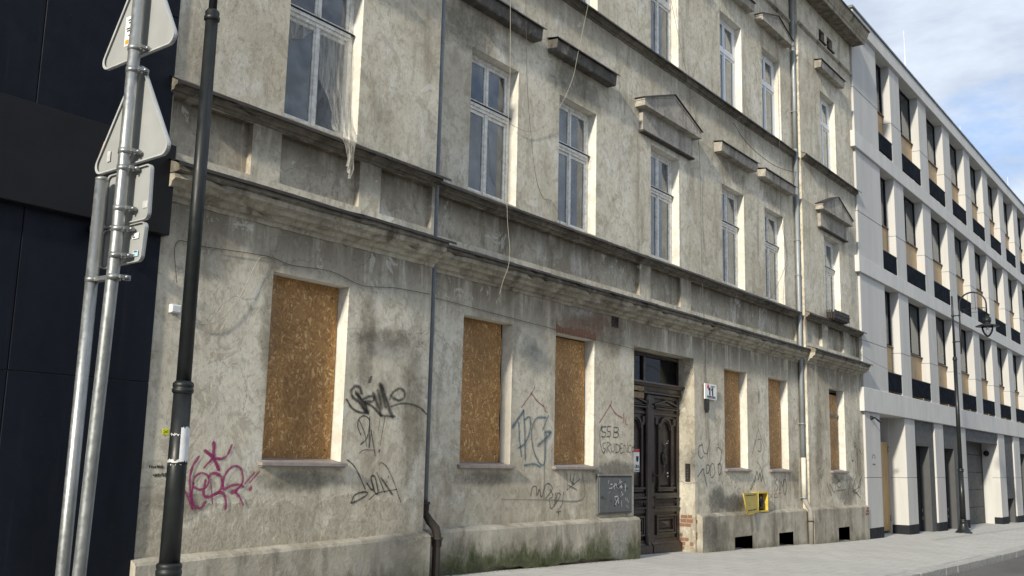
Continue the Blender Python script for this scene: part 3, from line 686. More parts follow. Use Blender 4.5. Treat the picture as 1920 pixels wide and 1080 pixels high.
def curtain(o, x0, x1, z0, z1, y, mat, folds=6, amp=.02):
    mb = MB(); n = folds * 6; vs = []
    for i in range(n + 1):
        t = i / n; xx = x0 + (x1 - x0) * t; yy = y + amp * math.sin(t * folds * 6.283) + amp * .5 * math.sin(t * 17)
        vs += [(xx, yy, z0), (xx + .01 * math.sin(i), yy * 1, z1)]
    mb.add(vs, [(2 * i, 2 * i + 2, 2 * i + 3, 2 * i + 1) for i in range(n)], True); return part('curtain', mb, mat, o)
IN = .165
def win1(k, mat='frame', zt=1.40): c = CEN[k]; return casement(c - HW, plane(k) + IN, 5.45, 2 * HW, 2.21, zt, mat, 'glass')
def win2(k, mat='pvc', zt=1.34): c = CEN[k]; return casement(c - HW, plane(k) + IN, 9.62, 2 * HW, 2.10, zt, mat, 'glass', ledge=False)
W = {}
for k in '0abcdef':
    W[k] = win1(k, 'frame'); c = CEN[k]; y = plane(k) + .29
    if k == '0': curtain(W[k], c - .5, c + .02, 5.5, 7.6, y + .1, 'curtain2', 5)
    elif k == 'a': curtain(W[k], c - .58, c - .28, 5.5, 7.6, y, 'curtain', 4); curtain(W[k], c + .1, c + .58, 5.5, 7.6, y + .1, 'curtain', 6)
    elif k == 'b': curtain(W[k], c - .58, c - .1, 5.5, 7.6, y, 'curtain', 5); curtain(W[k], c + .2, c + .58, 5.5, 7.6, y, 'curtain2', 5)
    elif k == 'c': curtain(W[k], c - .58, c + .58, 5.5, 7.6, y + .05, 'curtain', 8)
    else: curtain(W[k], c - .58, c + .58, 5.5, 7.6, y, 'curtain2', 9, .012)
for k in '0abcdef':
    W[k] = win2(k, 'frame' if k in 'c' else 'pvc'); c = CEN[k]
    if k in '0abdef':
        mb = MB(); mb.box(c - .56, c + .56, plane(k) + .30, plane(k) + .305, 9.65, 11.7); part('blind', mb, 'blind', W[k])

# ---- boarded ground-floor windows
SCR = [None]
def boarded(k, gap=0, top=0, wob=.012, bar=False):
    c, yw = CEN[k], plane(k); y = yw + .175; mb = MB(); n = 16; L_, R_ = [], []
    a, b, z0, z1 = c - HW + .006, c + HW - .004 - gap, 1.50, 3.595 - top
    for i in range(n + 1):
        z = z0 + (z1 - z0) * i / n
        L_.append((a + random.uniform(0, .004), z)); R_.append((b - wob * (math.sin(i * 1.1 + ord(k)) + 1) - random.uniform(0, .004), z))
    pts = [(x, y + .004 * math.sin(z * 2), z) for x, z in L_] + [(x, y + .004 * math.sin(z * 2), z) for x, z in R_]
    m = n + 1; bk = [(x, yy + .018, z) for x, yy, z in pts]; N_ = len(pts)
    fs = [(i, m + i, m + i + 1, i + 1) for i in range(n)] + [(N_ + i, N_ + i + 1, N_ + m + i + 1, N_ + m + i) for i in range(n)]
    for i in range(n): fs += [(i, i + 1, N_ + i + 1, N_ + i), (m + i, N_ + m + i, N_ + m + i + 1, m + i + 1)]
    fs += [(0, N_, N_ + m, m), (n, m + n, N_ + m + n, N_ + n)]
    mb.add(pts + bk, fs); o = part('window_board', mb, 'osb', B, origin=(c, y, 1.5))
    s = MB(); x0, x1 = c - HW - .05, c + HW + .05                                # sloping sill
    s.prism_x([(yw + .17, 1.515), (yw - .075, 1.468), (yw - .08, 1.435), (yw + .17, 1.435)], x0, x1)
    s.prism_x([(yw + .0, 1.435), (yw - .06, 1.435), (yw - .05, 1.42), (yw, 1.42)], x0 + .02, x1 - .02)
    part('window_sill', s, 'sillm', B, origin=(c, yw, 1.45))
    f = MB()                                                                      # frame remains behind the board
    f.box(c - HW + .002, c - HW + .05, y + .03, y + .09, 1.5, 3.6); f.box(c + HW - .05, c + HW - .002, y + .03, y + .09, 1.5, 3.6); f.box(c - HW + .05, c + HW - .05, y + .03, y + .085, 3.54, 3.598)
    part('window_frame', f, 'doorw', o)
    for zz in (1.6, 2.2, 2.85, 3.45):
        for xx in (c - HW + .06, c + HW - .11 - gap):
            if SCR[0] is None: g = MB(); g.lathe((xx, y - .001, zz), [(.011, .004), (.011, -.001), (.004, -.002)], 8, axis='y'); SCR[0] = part('screw', g, 'iron', o, origin=(xx, y, zz))
            else: s2 = SCR[0].copy(); COL.objects.link(s2); s2.parent = o; s2.location = Vector((xx + random.uniform(-.02, .02), y - .003, zz + random.uniform(-.05, .05))) - wl(o)
    if bar: g = MB(); g.box(c - HW + .002, c + HW - .03, y - .022, y, 2.88, 2.945); part('batten', g, 'doorw', o)
    if bar: g = MB(); g.box(c - HW + .01, c + HW - .01, y + .1, y + .11, 1.5, 3.58); part('pane', g, 'glassd', o)
for k, g_, t_, w_, b_ in (('0', 0, 0, .003, 0), ('a', .03, 0, .02, 0), ('b', .02, .02, .012, 0), ('d', .03, 0, .008, 0), ('e', .04, 0, .010, 0), ('f', .08, .13, .006, 1)): boarded(k, g_, t_, w_, b_)

# ---- entrance door
def mir(x): return 34.53 - x
D = MB(); D.box(16.03, 16.10, 9.33, 9.44, -.3, 3.655); D.box(18.44, 18.475, 9.345, 9.44, -.3, 3.655); D.box(16.1, 18.44, 9.335, 9.44, 3.585, 3.655); D.box(17.0, 17.07, 9.34, 9.42, 3.1, 3.585)
door = part('entrance_door', D, 'doorw', B, origin=(17.26, 9.35, -.1), label='dark carved double entrance door with transom window')
D = MB(); D.prof(16.06, 18.50, [(9.40, 3.10), (9.22, 3.095), (9.205, 3.06), (9.24, 3.045), (9.25, 3.02), (9.29, 3.0), (9.30, 2.93), (9.27, 2.905), (9.27, 2.875), (9.40, 2.87)]); part('transom_beam', D, 'doorw', door)
for a, b in ((16.10, 17.0), (17.07, 18.44)): D = MB(); D.box(a, b, 9.385, 9.39, 3.1, 3.585); part('transom_pane', D, 'glassd', door)
for side in (0, 1):
    X_ = (lambda a, b: (min(mir(a), mir(b)), max(mir(a), mir(b)))) if side else (lambda a, b: (a, b))
    def bx(m, a, b, y0, y1, z0, z1): a, b = X_(a, b); m.bev(a, b, y0, y1, z0, z1, .006)
    lf = MB(); bx(lf, 17.30, 18.44, 9.372, 9.43, -.14, 2.87)
    for a, b in ((17.30, 17.42), (18.36, 18.44)): bx(lf, a, b, 9.335, 9.38, .06, 2.86)
    for a, b in ((.06, .14), (.63, .715), (.925, 1.0), (2.48, 2.54), (2.80, 2.865)): bx(lf, 17.42, 18.36, 9.338, 9.38, a, b)
    part('leaf', lf, 'doorw', door)
    m = MB(); a, b = X_(17.29, 18.45); m.prof(a, b, [(9.38, .10), (9.33, .09), (9.30, .055), (9.275, .04), (9.275, -.13), (9.38, -.135)]); part('kick_board', m, 'doorw', door)
    m = MB()
    for q, r_ in ((0, 9.318), (.06, 9.332)):
        bx(m, 17.50 + q, 18.29 - q, r_, 9.38, .545 - q * .8, .585 - q * .8); bx(m, 17.50 + q, 18.29 - q, r_, 9.38, .215 + q * .8, .255 + q * .8)
        bx(m, 17.50 + q, 17.54 + q, r_, 9.378, .255 + q * .8, .545 - q * .8); bx(m, 18.25 - q, 18.29 - q, r_, 9.378, .255 + q * .8, .545 - q * .8)
    a, b = X_(17.64, 18.15); c = (a + b) / 2; m.add([(a, 9.372, .315), (b, 9.372, .315), (b, 9.372, .485), (a, 9.372, .485), (c, 9.315, .40)], [(0, 1, 4), (1, 2, 4), (2, 3, 4), (3, 0, 4)])
    part('lower_panel', m, 'doorw', door)
    m = MB(); bx(m, 17.40, 18.40, 9.305, 9.38, .715, .745); bx(m, 17.40, 18.40, 9.305, 9.38, .90, .935)
    for i in range(9):
        a, b = X_(17.44 + i * .103, 17.53 + i * .103); c = (a + b) / 2
        m.add([(a, 9.34, .875), (b, 9.34, .875), (c, 9.34, .765), (c, 9.30, .865)], [(0, 1, 3), (1, 2, 3), (2, 0, 3)])
    part('beaded_frieze', m, 'doorw', door)
    m = MB(); bx(m, 17.52, 18.24, 9.30, 9.38, 1.075, 1.11); bx(m, 17.55, 18.21, 9.325, 9.38, 1.03, 1.075)
    for p in (17.575, 18.10): bx(m, p, p + .06, 9.325, 9.38, 1.11, 2.27); bx(m, p - .02, p + .08, 9.31, 9.38, 2.27, 2.32)
    for p in (17.47, 18.21): bx(m, p, p + .10, 9.33, 9.38, 2.30, 2.44)
    c = mir(17.868) if side else 17.868
    for (r0, r1, yy) in ((.205, .262, 9.318), (.17, .20, 9.335)):
        for i in range(14):
            t0, t1 = math.pi * i / 14, math.pi * (i + 1) / 14; zc = 2.20
            q = [(c + r0 * math.cos(t0), zc + r0 * math.sin(t0)), (c + r1 * math.cos(t0), zc + r1 * math.sin(t0)), (c + r1 * math.cos(t1), zc + r1 * math.sin(t1)), (c + r0 * math.cos(t1), zc + r0 * math.sin(t1))]
            m.prism_y(q, yy, 9.38)
    part('arched_panel', m, 'doorw', door)
    m = MB(); m.lathe((c, 9.335, 1.66), [(.12, .04), (.12, 0), (.105, -.012), (.095, .0), (.07, -.012), (.05, -.004), (.03, -.022), (.004, -.026)], 22, axis='y')
    for zc, hh in ((1.46, .10), (1.87, .10)): m.add([(c - .05, 9.37, zc - hh), (c + .05, 9.37, zc - hh), (c + .05, 9.37, zc + hh), (c - .05, 9.37, zc + hh), (c, 9.335, zc)], [(0, 1, 4), (1, 2, 4), (2, 3, 4), (3, 0, 4)])
    part('rosette', m, 'doorw', door)
    m = MB(); bx(m, 17.42, 18.36, 9.30, 9.38, 2.60, 2.63)
    for sg in (-1, 1): m.prism_y([(c + sg * .50, 2.665), (c + sg * .50, 2.695), (c, 2.795), (c, 2.76)], 9.295, 9.38)
    m.prism_y([(c - .34, 2.68), (c + .34, 2.68), (c, 2.755)], 9.33, 9.38); bx(m, 17.42, 18.36, 9.315, 9.38, 2.645, 2.668)
    part('door_pediment', m, 'doorw', door)
D = MB(); D.lathe((17.10, 9.33, 0), [(.05, .0), (.05, .22), (.035, .25), (.03, 2.55), (.045, 2.6), (.035, 2.63), (.055, 2.72), (.06, 2.85)], 14); D.box(17.17, 17.30, 9.33, 9.4, -.13, 2.86); part('door_column', D, 'doorw', door)
D = MB(); D.lathe((17.375, 9.31, 1.33), [(.018, .03), (.018, -.01), (.012, -.015), (.012, -.05)], 10, axis='y'); D.box(17.355, 17.395, 9.326, 9.34, 1.2, 1.4); D.tube([(17.375, 9.265, 1.33), (17.48, 9.262, 1.325)], .009, 8); part('door_handle', D, 'iron', door)
mb = MB()     # pale scratches and sticker scraps on the door
for (x, z, w_, h) in ((17.86, 1.36, .07, .035), (17.88, 1.30, .05, .03), (17.83, 1.94, .09, .02), (17.90, 1.98, .03, .03)): mb.add([(x, 9.3, z), (x + w_, 9.3, z + .01), (x + w_ * .8, 9.3, z + h), (x + .01, 9.3, z + h * .9)], [(0, 1, 2, 3)])
part('sticker_scrap', mb, 'paper', door)

# bricks bared on the jamb, over the middle board and at plinth corners
def bricks(cells, ax, pos, mat='brick'):
    for (u0, u1, z0, z1) in cells:
        m = MB(); e = random.uniform(.002, .008)
        if ax == 'x': m.box(pos - e, pos + .03, u0, u1, z0, z1)
        else: m.bev(u0, u1, pos - e, pos + .03, z0, z1, .003)
        part('brick', m, mat, B, origin=(pos, u0, z0) if ax == 'x' else (u0, pos, z0))
bricks([(9.05 + random.uniform(0, .03), 9.19, .42, .49), (9.20, 9.32, .42, .49), (9.07, 9.16, .505, .57), (9.17, 9.31, .505, .565), (9.22, 9.335, -.02, .05), (9.25, 9.335, .065, .13), (9.28, 9.335, .145, .21), (9.24, 9.335, -.1, -.035), (9.10, 9.22, .345, .405), (9.23, 9.335, .345, .405), (9.15, 9.24, .065, .13), (9.05, 9.12, -.02, .05)], 'x', 18.48)
bricks([(18.50, 18.56, .10, .165), (18.50, 18.55, .18, .245), (18.50, 18.56, .42, .48)], 'y', 8.998)
bricks([(13.46 + i * .083, 13.46 + i * .083 + .068, 3.612, 3.72 + random.uniform(-.012, .05)) for i in range(15)], 'y', 9.0)
bricks([(28.42, 28.66, .38, .44), (28.50, 28.67, .455, .51), (28.36, 28.47, .30, .36), (28.5, 28.67, .30, .36)], 'y', 8.732)

# cement repairs and weather stains: thin ragged skins on the wall
NS = [0]
def patch(cx, cz, rx, rz, y, mat):
    NS[0] += 1; yy = y - .0016 - .00012 * NS[0]; m = MB(); m.uv = [(0, 0), (1, 0), (1, 1), (0, 1)]
    m.add([(cx - rx * 1.5, yy, cz - rz * 1.5), (cx + rx * 1.5, yy, cz - rz * 1.5), (cx + rx * 1.5, yy, cz + rz * 1.5), (cx - rx * 1.5, yy, cz + rz * 1.5)], [(0, 1, 2, 3)])
    return part('mortar_patch' if mat in ('mortar', 'pale') else 'wall_stain', m, STAIN[mat], B, origin=(cx, yy, cz))
for q in ((19.50, .82, .42, .26, 9.0, 'mortar'), (20.30, .76, .60, .18, 9.0, 'mortar'), (14.30, 4.02, .55, .07, 9.0, 'pale'), (15.40, 1.43, .65, .15, 9.0, 'mortar'), (14.1, 3.78, .75, .16, 9.0, 'brick'), (14.75, 3.95, .5, .14, 9.0, 'brick'),
          (12.85, 3.25, .10, .18, 9.0, 'damp'), (21.75, 3.12, .06, .16, 9.0, 'damp'), (9.35, 2.95, .55, .16, YL, 'pale'), (9.3, 3.05, .6, .12, YL, 'brown'), (15.35, 3.72, .35, .35, 9.0, 'brown'), (12.9, 3.2, .4, .4, 9.0, 'pale'),
          (6.45, 1.06, .35, .10, YL, 'brown'), (18.9, .25, .3, .35, 8.878, 'mortar'), (19.3, .1, .35, .4, 8.877, 'damp'), (26.3, 1.25, .35, .12, YR, 'mortar'), (27.2, 1.0, .7, .3, YR, 'pale'), (27.4, .9, .6, .35, YR, 'brown'), (15.3, .25, .35, .3, 8.877, 'pale'), (7.4, 2.9, .12, .9, YL, 'brown'),
          (8.95, 2.9, .14, .8, YL, 'brown'), (9.85, 2.2, .2, .9, YL, 'brown'), (8.0, 1.27, .6, .12, YL, 'damp'), (11.7, 1.28, .6, .1, 9.0, 'damp'), (11.0, 7.9, .7, .35, 9.0, 'damp'), (14.0, 7.95, .9, .28, 9.0, 'damp'), (20.4, 8.05, .8, .25, 9.0, 'brown'), (22.9, 8.05, .8, .25, 9.0, 'brown'), (23.9, 1.3, .2, .6, 9.0, 'brown'),
          (25.1, 2.3, .25, 1.2, YR, 'brown'), (28.2, 2.0, .3, .9, YR, 'brown'), (28.3, 7.0, .3, 1.2, YR, 'pale')): patch(*q)

# ---- downpipes
def pipe(path, r, mat, name='downpipe', parent=B, seg=14): m = MB(); m.tube(path, r, seg); return part(name, m, mat, parent)
px, py = 24.27, 8.925
dp = pipe([(px, 8.5, 14.15), (px, 8.7, 13.95), (px, py, 13.75), (px, py, 11), (px - .02, py, 9.6)], .055, 'zinc')
pipe([(px - .02, py, 9.6), (px - .02, py, 5.6), (px - .01, py, 4.75), (px, py, 4.0), (px, py, 1.78)], .055, 'zinc')
pipe([(px, py, 1.78), (px, py, .80)], .06, 'pipewhite')
pipe([(px, py, .80), (px + .03, py - .06, .66), (px + .04, 8.80, .55), (px + .04, 8.80, gz(px, 8.8) - .02)], .063, 'pipebeige')
for z in (12.4, 10.6, 7.2, 6.3, 2.6, .82): m = MB(); m.lathe((px - .01, py, z - .02), [(.066, 0), (.066, .04)], 16); m.box(px - .09, px + .07, py + .04, 9.02, z - .012, z + .012); part('pipe_bracket', m, 'zinc', B)
m = MB(); m.lathe((px + .04, 8.80, .26), [(.074, 0), (.074, .03)], 16); part('pipe_bracket', m, 'iron', B)
px, py = 10.285, 8.925
pipe([(px, py, 14.0), (px, py, 5.6), (px, py, 4.1), (px, py, .97)], .045, 'pipegrey')
ci = pipe([(px, py, .99), (px, py, .87), (px + .02, py, .84), (px + .06, py - .05, .74), (px + .09, py - .13, .65), (px + .09, py - .16, .56), (px + .08, py - .16, -.25)], [.052, .052, .047, .055, .058, .056, .05], 'iron', 'cast_iron_pipe')
for q in ((px, py, .95), (px + .09, py - .16, .50)): m = MB(); m.lathe(q, [(.05, -.09), (.066, -.08), (.066, .0), (.078, .005), (.078, .035), (.05, .04)], 16); part('pipe_socket', m, 'iron', ci)

# ---- cables over the facade
def cable(pts, mat, r=.006): m = MB(); m.tube(catmull(pts, 5), r, 6, caps=False); return part('cable', m, mat, B)
cable([(11.61,8.72,9.07),(11.63,8.72,8.55),(11.67,8.72,7.44),(11.66,8.72,6.83),(11.65,8.72,5.99),(11.77,8.8,5.41),(11.76,8.78,5.27),(11.7,8.72,5.02),(11.69,8.66,4.6),(11.66,8.66,4.36),(11.54,8.66,4.12),(11.52,8.7,3.93)],'cablew',0.004)
cable([(12.09,8.78,9.29),(12.12,8.78,8.76),(12.2,8.78,7.45),(12.33,8.78,6.61),(12.49,8.78,5.96),(12.97,8.97,5.75),(13.23,8.97,5.74),(13.24,8.83,5.48),(13.27,8.83,5.31)],'cabled',0.0038)
cable([(14.09,8.8,9.96),(14.03,8.8,9.53),(13.99,8.9,8.95),(13.59,8.74,8.33),(13.47,8.76,7.87),(13.32,8.9,7.38),(12.95,8.96,6.96),(12.59,8.97,6.75),(12.23,8.97,6.71),(12.04,8.99,6.74)],'cablew',0.0038)
cable([(17.17,8.97,11.54),(17.57,8.97,10.77),(17.76,8.83,9.7),(18.03,8.8,9.03),(18.16,8.75,8.43),(18.71,8.95,7.87),(18.8,8.97,6.17),(18.53,8.82,4.88),(18.32,8.7,4.51),(18.95,8.98,4.06),(18.93,8.98,3.17)],'cabled',0.0038)
cable([(20.35,8.9,9.16),(21.08,8.9,8.89),(22.34,8.9,8.77),(23.37,8.9,8.83),(24.29,8.9,8.99),(25.28,8.9,9.26),(26.26,8.9,9.67)],'cabled',0.007)
cable([(22.73,8.75,12.18),(22.81,8.78,9.86),(22.8,8.78,8.5),(23.25,8.96,7.69),(23.6,8.98,6.82),(23.5,8.98,6.4),(22.81,8.95,5.76),(22.1,8.82,5.41),(21.45,8.8,5.22)],'cabled',0.005)
cable([(6.15,8.8,3.27),(6.11,8.8,3.68),(6.43,8.8,3.7),(7.29,8.8,3.75),(7.65,8.8,3.71),(8.27,8.8,3.74),(8.82,8.8,3.65),(9.4,8.8,3.71),(10.1,8.8,3.73)],'cabled',0.004)
cable([(7.28,8.79,3.74),(7.18,8.79,3.7),(7.08,8.79,3.5),(6.92,8.79,3.18),(6.73,8.79,2.97),(6.56,8.79,2.89),(6.4,8.79,2.88)],'cablew',0.0038)
cable([(10.41,8.98,3.74),(12.79,8.98,3.67),(15.81,8.98,3.6),(17.04,8.98,3.56),(18.16,8.98,3.5),(18.47,8.98,3.43)],'cabled',0.0038)
cable([(18.93,8.98,2.88),(18.96,8.98,2.32),(19.04,8.98,1.57)],'cabled',0.0038)
cable([(27.89,8.62,4.67),(29.26,8.6,4.54),(31.19,8.55,4.4)],'cabled',0.004)
# ---- graffiti: flat spray strokes lying on the wall, each stroke its own thin layer
def graffiti(label, mat, y, strokes):
    mb = MB(); mb.uv = []
    for si, (w_, pts) in enumerate(strokes):
        P_ = catmull([(p[0], p[1], 0) for p in pts], 5); n = len(P_); yy = y - .003 - .0007 * si; h = w_ * {'black_soft': 1.05, 'blue': .95, 'pink': .72, 'mortar': .8, 'red': .85, 'grey': .9, 'greyfaint': 1.1}.get(mat, .82)
        a0 = (P_[1] - P_[0]).normalized(); a1 = (P_[-1] - P_[-2]).normalized()
        P_ = [P_[0] - a0 * h * .8] + P_ + [P_[-1] + a1 * h * .8]; n += 2; vs = []
        for i, p in enumerate(P_):
            d = P_[min(i + 1, n - 1)] - P_[max(i - 1, 0)]; d.normalize(); nn = Vector((-d.y, d.x, 0)); k = .25 if i in (0, n - 1) else 1 + .12 * math.sin(i * 1.3 + si)
            vs += [(p.x + nn.x * h * k, yy, p.y + nn.y * h * k), (p.x - nn.x * h * k, yy, p.y - nn.y * h * k)]; mb.uv += [(i / n, 0), (i / n, 1)]
        mb.add(vs, [(2 * i, 2 * i + 1, 2 * i + 3, 2 * i + 2) for i in range(n - 1)])
    return part('graffiti', mb, SPRAY[mat], B, label=label)
graffiti('pink spray graffiti lettering with a star above','pink',8.82,[
(0.0368,[(6.771,1.66),(6.782,1.526)]),
(0.0324,[(6.666,1.576),(6.776,1.505),(6.857,1.384)]),
(0.0201,[(6.671,1.403),(6.767,1.501)]),
(0.0228,[(6.807,1.502),(6.878,1.498),(6.947,1.528),(7.004,1.642)]),
(0.0241,[(6.593,1.514),(6.529,1.417),(6.506,1.298),(6.523,1.163),(6.563,0.989)]),
(0.0197,[(6.451,1.172),(6.511,1.084),(6.563,0.989)]),
(0.0199,[(6.55,1.242),(6.563,1.306),(6.632,1.346),(6.712,1.33),(6.738,1.266),(6.704,1.201),(6.637,1.182),(6.573,1.202),(6.55,1.242)]),
(0.0175,[(6.548,1.21),(6.542,1.115),(6.584,1.02),(6.645,0.995),(6.691,1.018),(6.722,1.057)]),
(0.0113,[(6.756,1.29),(6.781,1.177),(6.803,1.039)]),
(0.0258,[(6.734,1.306),(6.761,1.338),(6.82,1.347),(6.884,1.314),(6.911,1.241),(6.887,1.167),(6.82,1.128),(6.742,1.105),(6.692,1.121),(6.682,1.178),(6.698,1.274)]),
(0.0245,[(6.974,0.979),(6.974,1.044),(6.94,1.134),(6.878,1.147),(6.819,1.136)]),
(0.0229,[(6.932,1.175),(6.919,1.257),(6.943,1.339),(7.009,1.405),(7.08,1.422),(7.146,1.39),(7.174,1.306),(7.165,1.231),(7.102,1.174)]),
(0.0229,[(6.951,1.183),(7.035,1.22),(7.118,1.227),(7.188,1.206)]),
(0.0412,[(7.041,1.15),(7.093,1.157)]),
(0.0215,[(7.083,1.153),(7.139,1.107),(7.199,1.015)]),
(0.0134,[(7.207,1.239),(7.33,1.361)]),
(0.0134,[(7.265,1.247),(7.39,1.366)]),
(0.0335,[(7.279,1.176),(7.292,1.197)]),
])
graffiti('smoky black spray graffiti tag right of the large boarded window','black_soft',8.82,[
(0.0344,[(8.909,2.324),(8.871,2.392),(8.782,2.394),(8.732,2.328),(8.77,2.26),(8.86,2.219),(8.954,2.146),(9.014,2.094)]),
(0.0246,[(8.663,2.23),(8.757,2.135),(8.891,2.088),(9.002,2.102),(8.984,2.195),(8.821,2.31)]),
(0.0498,[(8.831,2.319),(9.025,2.095)]),
(0.0282,[(8.947,2.256),(9.057,2.294),(9.125,2.291),(9.106,2.234),(8.972,2.218),(9.11,2.171),(9.255,2.075)]),
(0.0413,[(9.123,2.33),(9.187,2.223),(9.266,2.075)]),
(0.0415,[(9.201,2.368),(9.272,2.164)]),
(0.0449,[(9.23,2.45),(9.341,2.184)]),
(0.0481,[(9.254,2.444),(9.466,2.069)]),
(0.0223,[(9.255,2.067),(9.526,2.067)]),
(0.0291,[(9.426,2.326),(9.549,2.277),(9.669,2.301),(9.688,2.384),(9.6,2.428),(9.471,2.37),(9.417,2.285)]),
(0.0194,[(9.447,2.19),(9.6,2.231),(9.796,2.242),(9.999,2.204),(10.132,2.127)]),
(0.0443,[(9.033,2.483),(9.06,2.517)]),
])
graffiti('thin black graffiti letters with an exclamation mark','black',8.82,[
(0.0155,[(8.932,1.817),(8.877,1.908),(8.886,2.002),(8.972,2.05),(9.064,2.01),(9.072,1.901),(9.035,1.774),(8.94,1.701)]),
(0.0124,[(8.898,1.987),(8.998,1.835),(9.042,1.681)]),
(0.0157,[(9.074,2.042),(9.087,1.666)]),
(0.0157,[(9.107,1.878),(9.201,1.567)]),
(0.0094,[(9.118,1.879),(9.087,1.674)]),
(0.0108,[(8.925,1.6),(9.011,1.636),(9.169,1.637)]),
(0.0096,[(9.344,2.063),(9.279,1.694)]),
(0.0252,[(9.261,1.623),(9.274,1.636)]),
(0.0064,[(9.256,2.059),(9.233,1.875)]),
])
graffiti('black graffiti scrawl near the wall base of the left section','black',8.82,[
(0.0152,[(8.725,1.513),(8.837,1.446),(8.944,1.324),(9.054,1.162)]),
(0.0211,[(8.825,1.005),(8.894,1.103),(9.067,1.131),(9.081,1.093),(8.942,1.034),(8.836,1.002)]),
(0.0216,[(9.083,1.231),(9.167,1.153),(9.187,1.184),(9.145,1.308),(9.213,1.309),(9.282,1.121),(9.225,1.122),(9.173,1.231)]),
(0.0156,[(9.244,1.363),(9.397,1.12)]),
(0.0251,[(9.328,1.293),(9.539,1.094)]),
(0.0123,[(9.129,1.038),(9.271,1.113),(9.619,1.157)]),
(0.0126,[(9.272,1.458),(9.316,1.485),(9.412,1.435),(9.54,1.277),(9.7,0.997)]),
(0.0158,[(9.444,1.309),(9.457,1.315)]),
(0.0126,[(9.415,1.249),(9.428,1.255)]),
])
graffiti('faded blue graffiti between two boarded windows','blue',9.0,[
(0.0437,[(12.326,2.051),(12.594,2.295)]),
(0.0281,[(12.478,2.118),(12.504,1.878),(12.566,1.62)]),
(0.0283,[(12.593,2.305),(12.64,1.983),(12.666,1.562)]),
(0.0263,[(12.616,2.164),(12.756,2.211),(12.78,2.029),(12.663,1.823),(12.492,1.738)]),
(0.0271,[(13.193,2.232),(12.936,2.199),(12.817,1.99),(12.881,1.707),(13.068,1.506),(13.196,1.548),(13.22,1.962)]),
(0.0368,[(13.004,1.791),(13.24,1.922),(13.35,2.009),(13.2,2.003)]),
(0.0279,[(12.641,1.481),(12.887,1.504),(13.07,1.465)]),
(0.0251,[(13.267,2.256),(13.125,2.042)]),
])
graffiti('red roof-shaped mark above the blue graffiti','red',9.0,[
(0.0182,[(12.539,2.353),(12.797,2.583),(12.884,2.692)]),
(0.0226,[(12.797,2.583),(12.964,2.469),(13.151,2.397)]),
(0.0167,[(13.131,2.427),(13.172,2.325)]),
(0.0146,[(13.207,2.4),(13.19,2.326),(13.247,2.318)]),
])
graffiti('red roof-shaped mark beside the entrance door','red',9.0,[
(0.0203,[(14.828,2.219),(15.179,2.533),(15.224,2.605)]),
(0.0253,[(15.179,2.533),(15.363,2.404),(15.596,2.334)]),
(0.0188,[(15.642,2.407),(15.644,2.255)]),
(0.0165,[(15.738,2.353),(15.715,2.246),(15.786,2.225)]),
])
graffiti('handwritten black letters left of the entrance door','black',9.0,[
(0.0182,[(15.05,2.161),(14.917,2.144),(14.918,2.076),(15.029,2.058),(15.008,1.989),(14.898,1.985)]),
(0.0183,[(15.207,2.171),(15.094,2.158),(15.095,2.089),(15.185,2.074),(15.173,2.001),(15.074,1.991)]),
(0.0184,[(15.32,2.16),(15.299,1.987)]),
(0.0184,[(15.32,2.16),(15.458,2.154),(15.436,2.095),(15.321,2.079),(15.473,2.062),(15.437,1.996),(15.299,1.987)]),
(0.0181,[(14.917,2.178),(14.844,2.062),(14.855,1.883),(14.946,1.717),(15.011,1.752)]),
(0.0158,[(15.031,1.888),(14.943,1.863),(14.966,1.796),(15.033,1.775),(14.99,1.718)]),
(0.0158,[(15.078,1.719),(15.085,1.889),(15.188,1.869),(15.099,1.799),(15.19,1.722)]),
(0.0159,[(15.21,1.87),(15.234,1.745),(15.325,1.758),(15.314,1.873)]),
(0.0161,[(15.383,1.874),(15.385,1.725)]),
(0.016,[(15.346,1.873),(15.484,1.854),(15.513,1.797),(15.462,1.738),(15.357,1.723)]),
(0.0162,[(15.614,1.881),(15.526,1.874),(15.532,1.728),(15.625,1.735)]),
(0.0162,[(15.531,1.804),(15.601,1.811)]),
(0.0162,[(15.658,1.731),(15.656,1.877),(15.775,1.733),(15.774,1.885)]),
(0.0164,[(15.894,1.864),(15.822,1.851),(15.813,1.757),(15.894,1.735)]),
(0.0165,[(15.98,1.843),(15.932,1.795),(15.971,1.744),(16.005,1.796),(15.98,1.843)]),
])
graffiti('pencil-thin looping scrawl low on the main wall','grey',9.0,[
(0.012,[(12.833,1.022),(12.864,1.142),(12.971,1.161),(12.993,1.02),(13.063,1.12),(13.121,0.998),(13.226,1.18),(13.336,1.2),(13.414,1.117),(13.232,0.976)]),
(0.0123,[(13.358,1.117),(13.436,1.013),(13.343,0.974)]),
(0.0124,[(13.51,1.054),(13.478,0.869)]),
(0.0123,[(13.344,0.933),(13.404,0.819),(13.645,1.011),(13.567,1.053),(13.514,0.909)]),
(0.0126,[(13.74,1.072),(13.706,0.885),(13.631,0.824)]),
(0.0124,[(13.612,0.814),(13.608,0.701)]),
(0.0124,[(13.545,0.764),(13.671,0.771)]),
(0.0127,[(13.831,1.355),(13.845,1.092)]),
(0.0127,[(13.93,1.345),(13.952,1.239),(14.053,1.196)]),
(0.0128,[(14.049,1.356),(13.993,1.196)]),
(0.0126,[(13.856,1.113),(14.213,1.271)]),
(0.0127,[(13.874,1.176),(14.115,1.11)]),
])
graffiti('filled conduit chase in the wall under the middle boarded window','mortar',9.0,[
(0.0228,[(13.182,2.003),(13.186,1.487),(13.188,0.962)]),
(0.0223,[(13.166,0.962),(14.302,0.943),(14.31,1.346)]),
(0.0096,[(12.085,0.984),(12.59,0.974),(13.166,0.962)]),
])
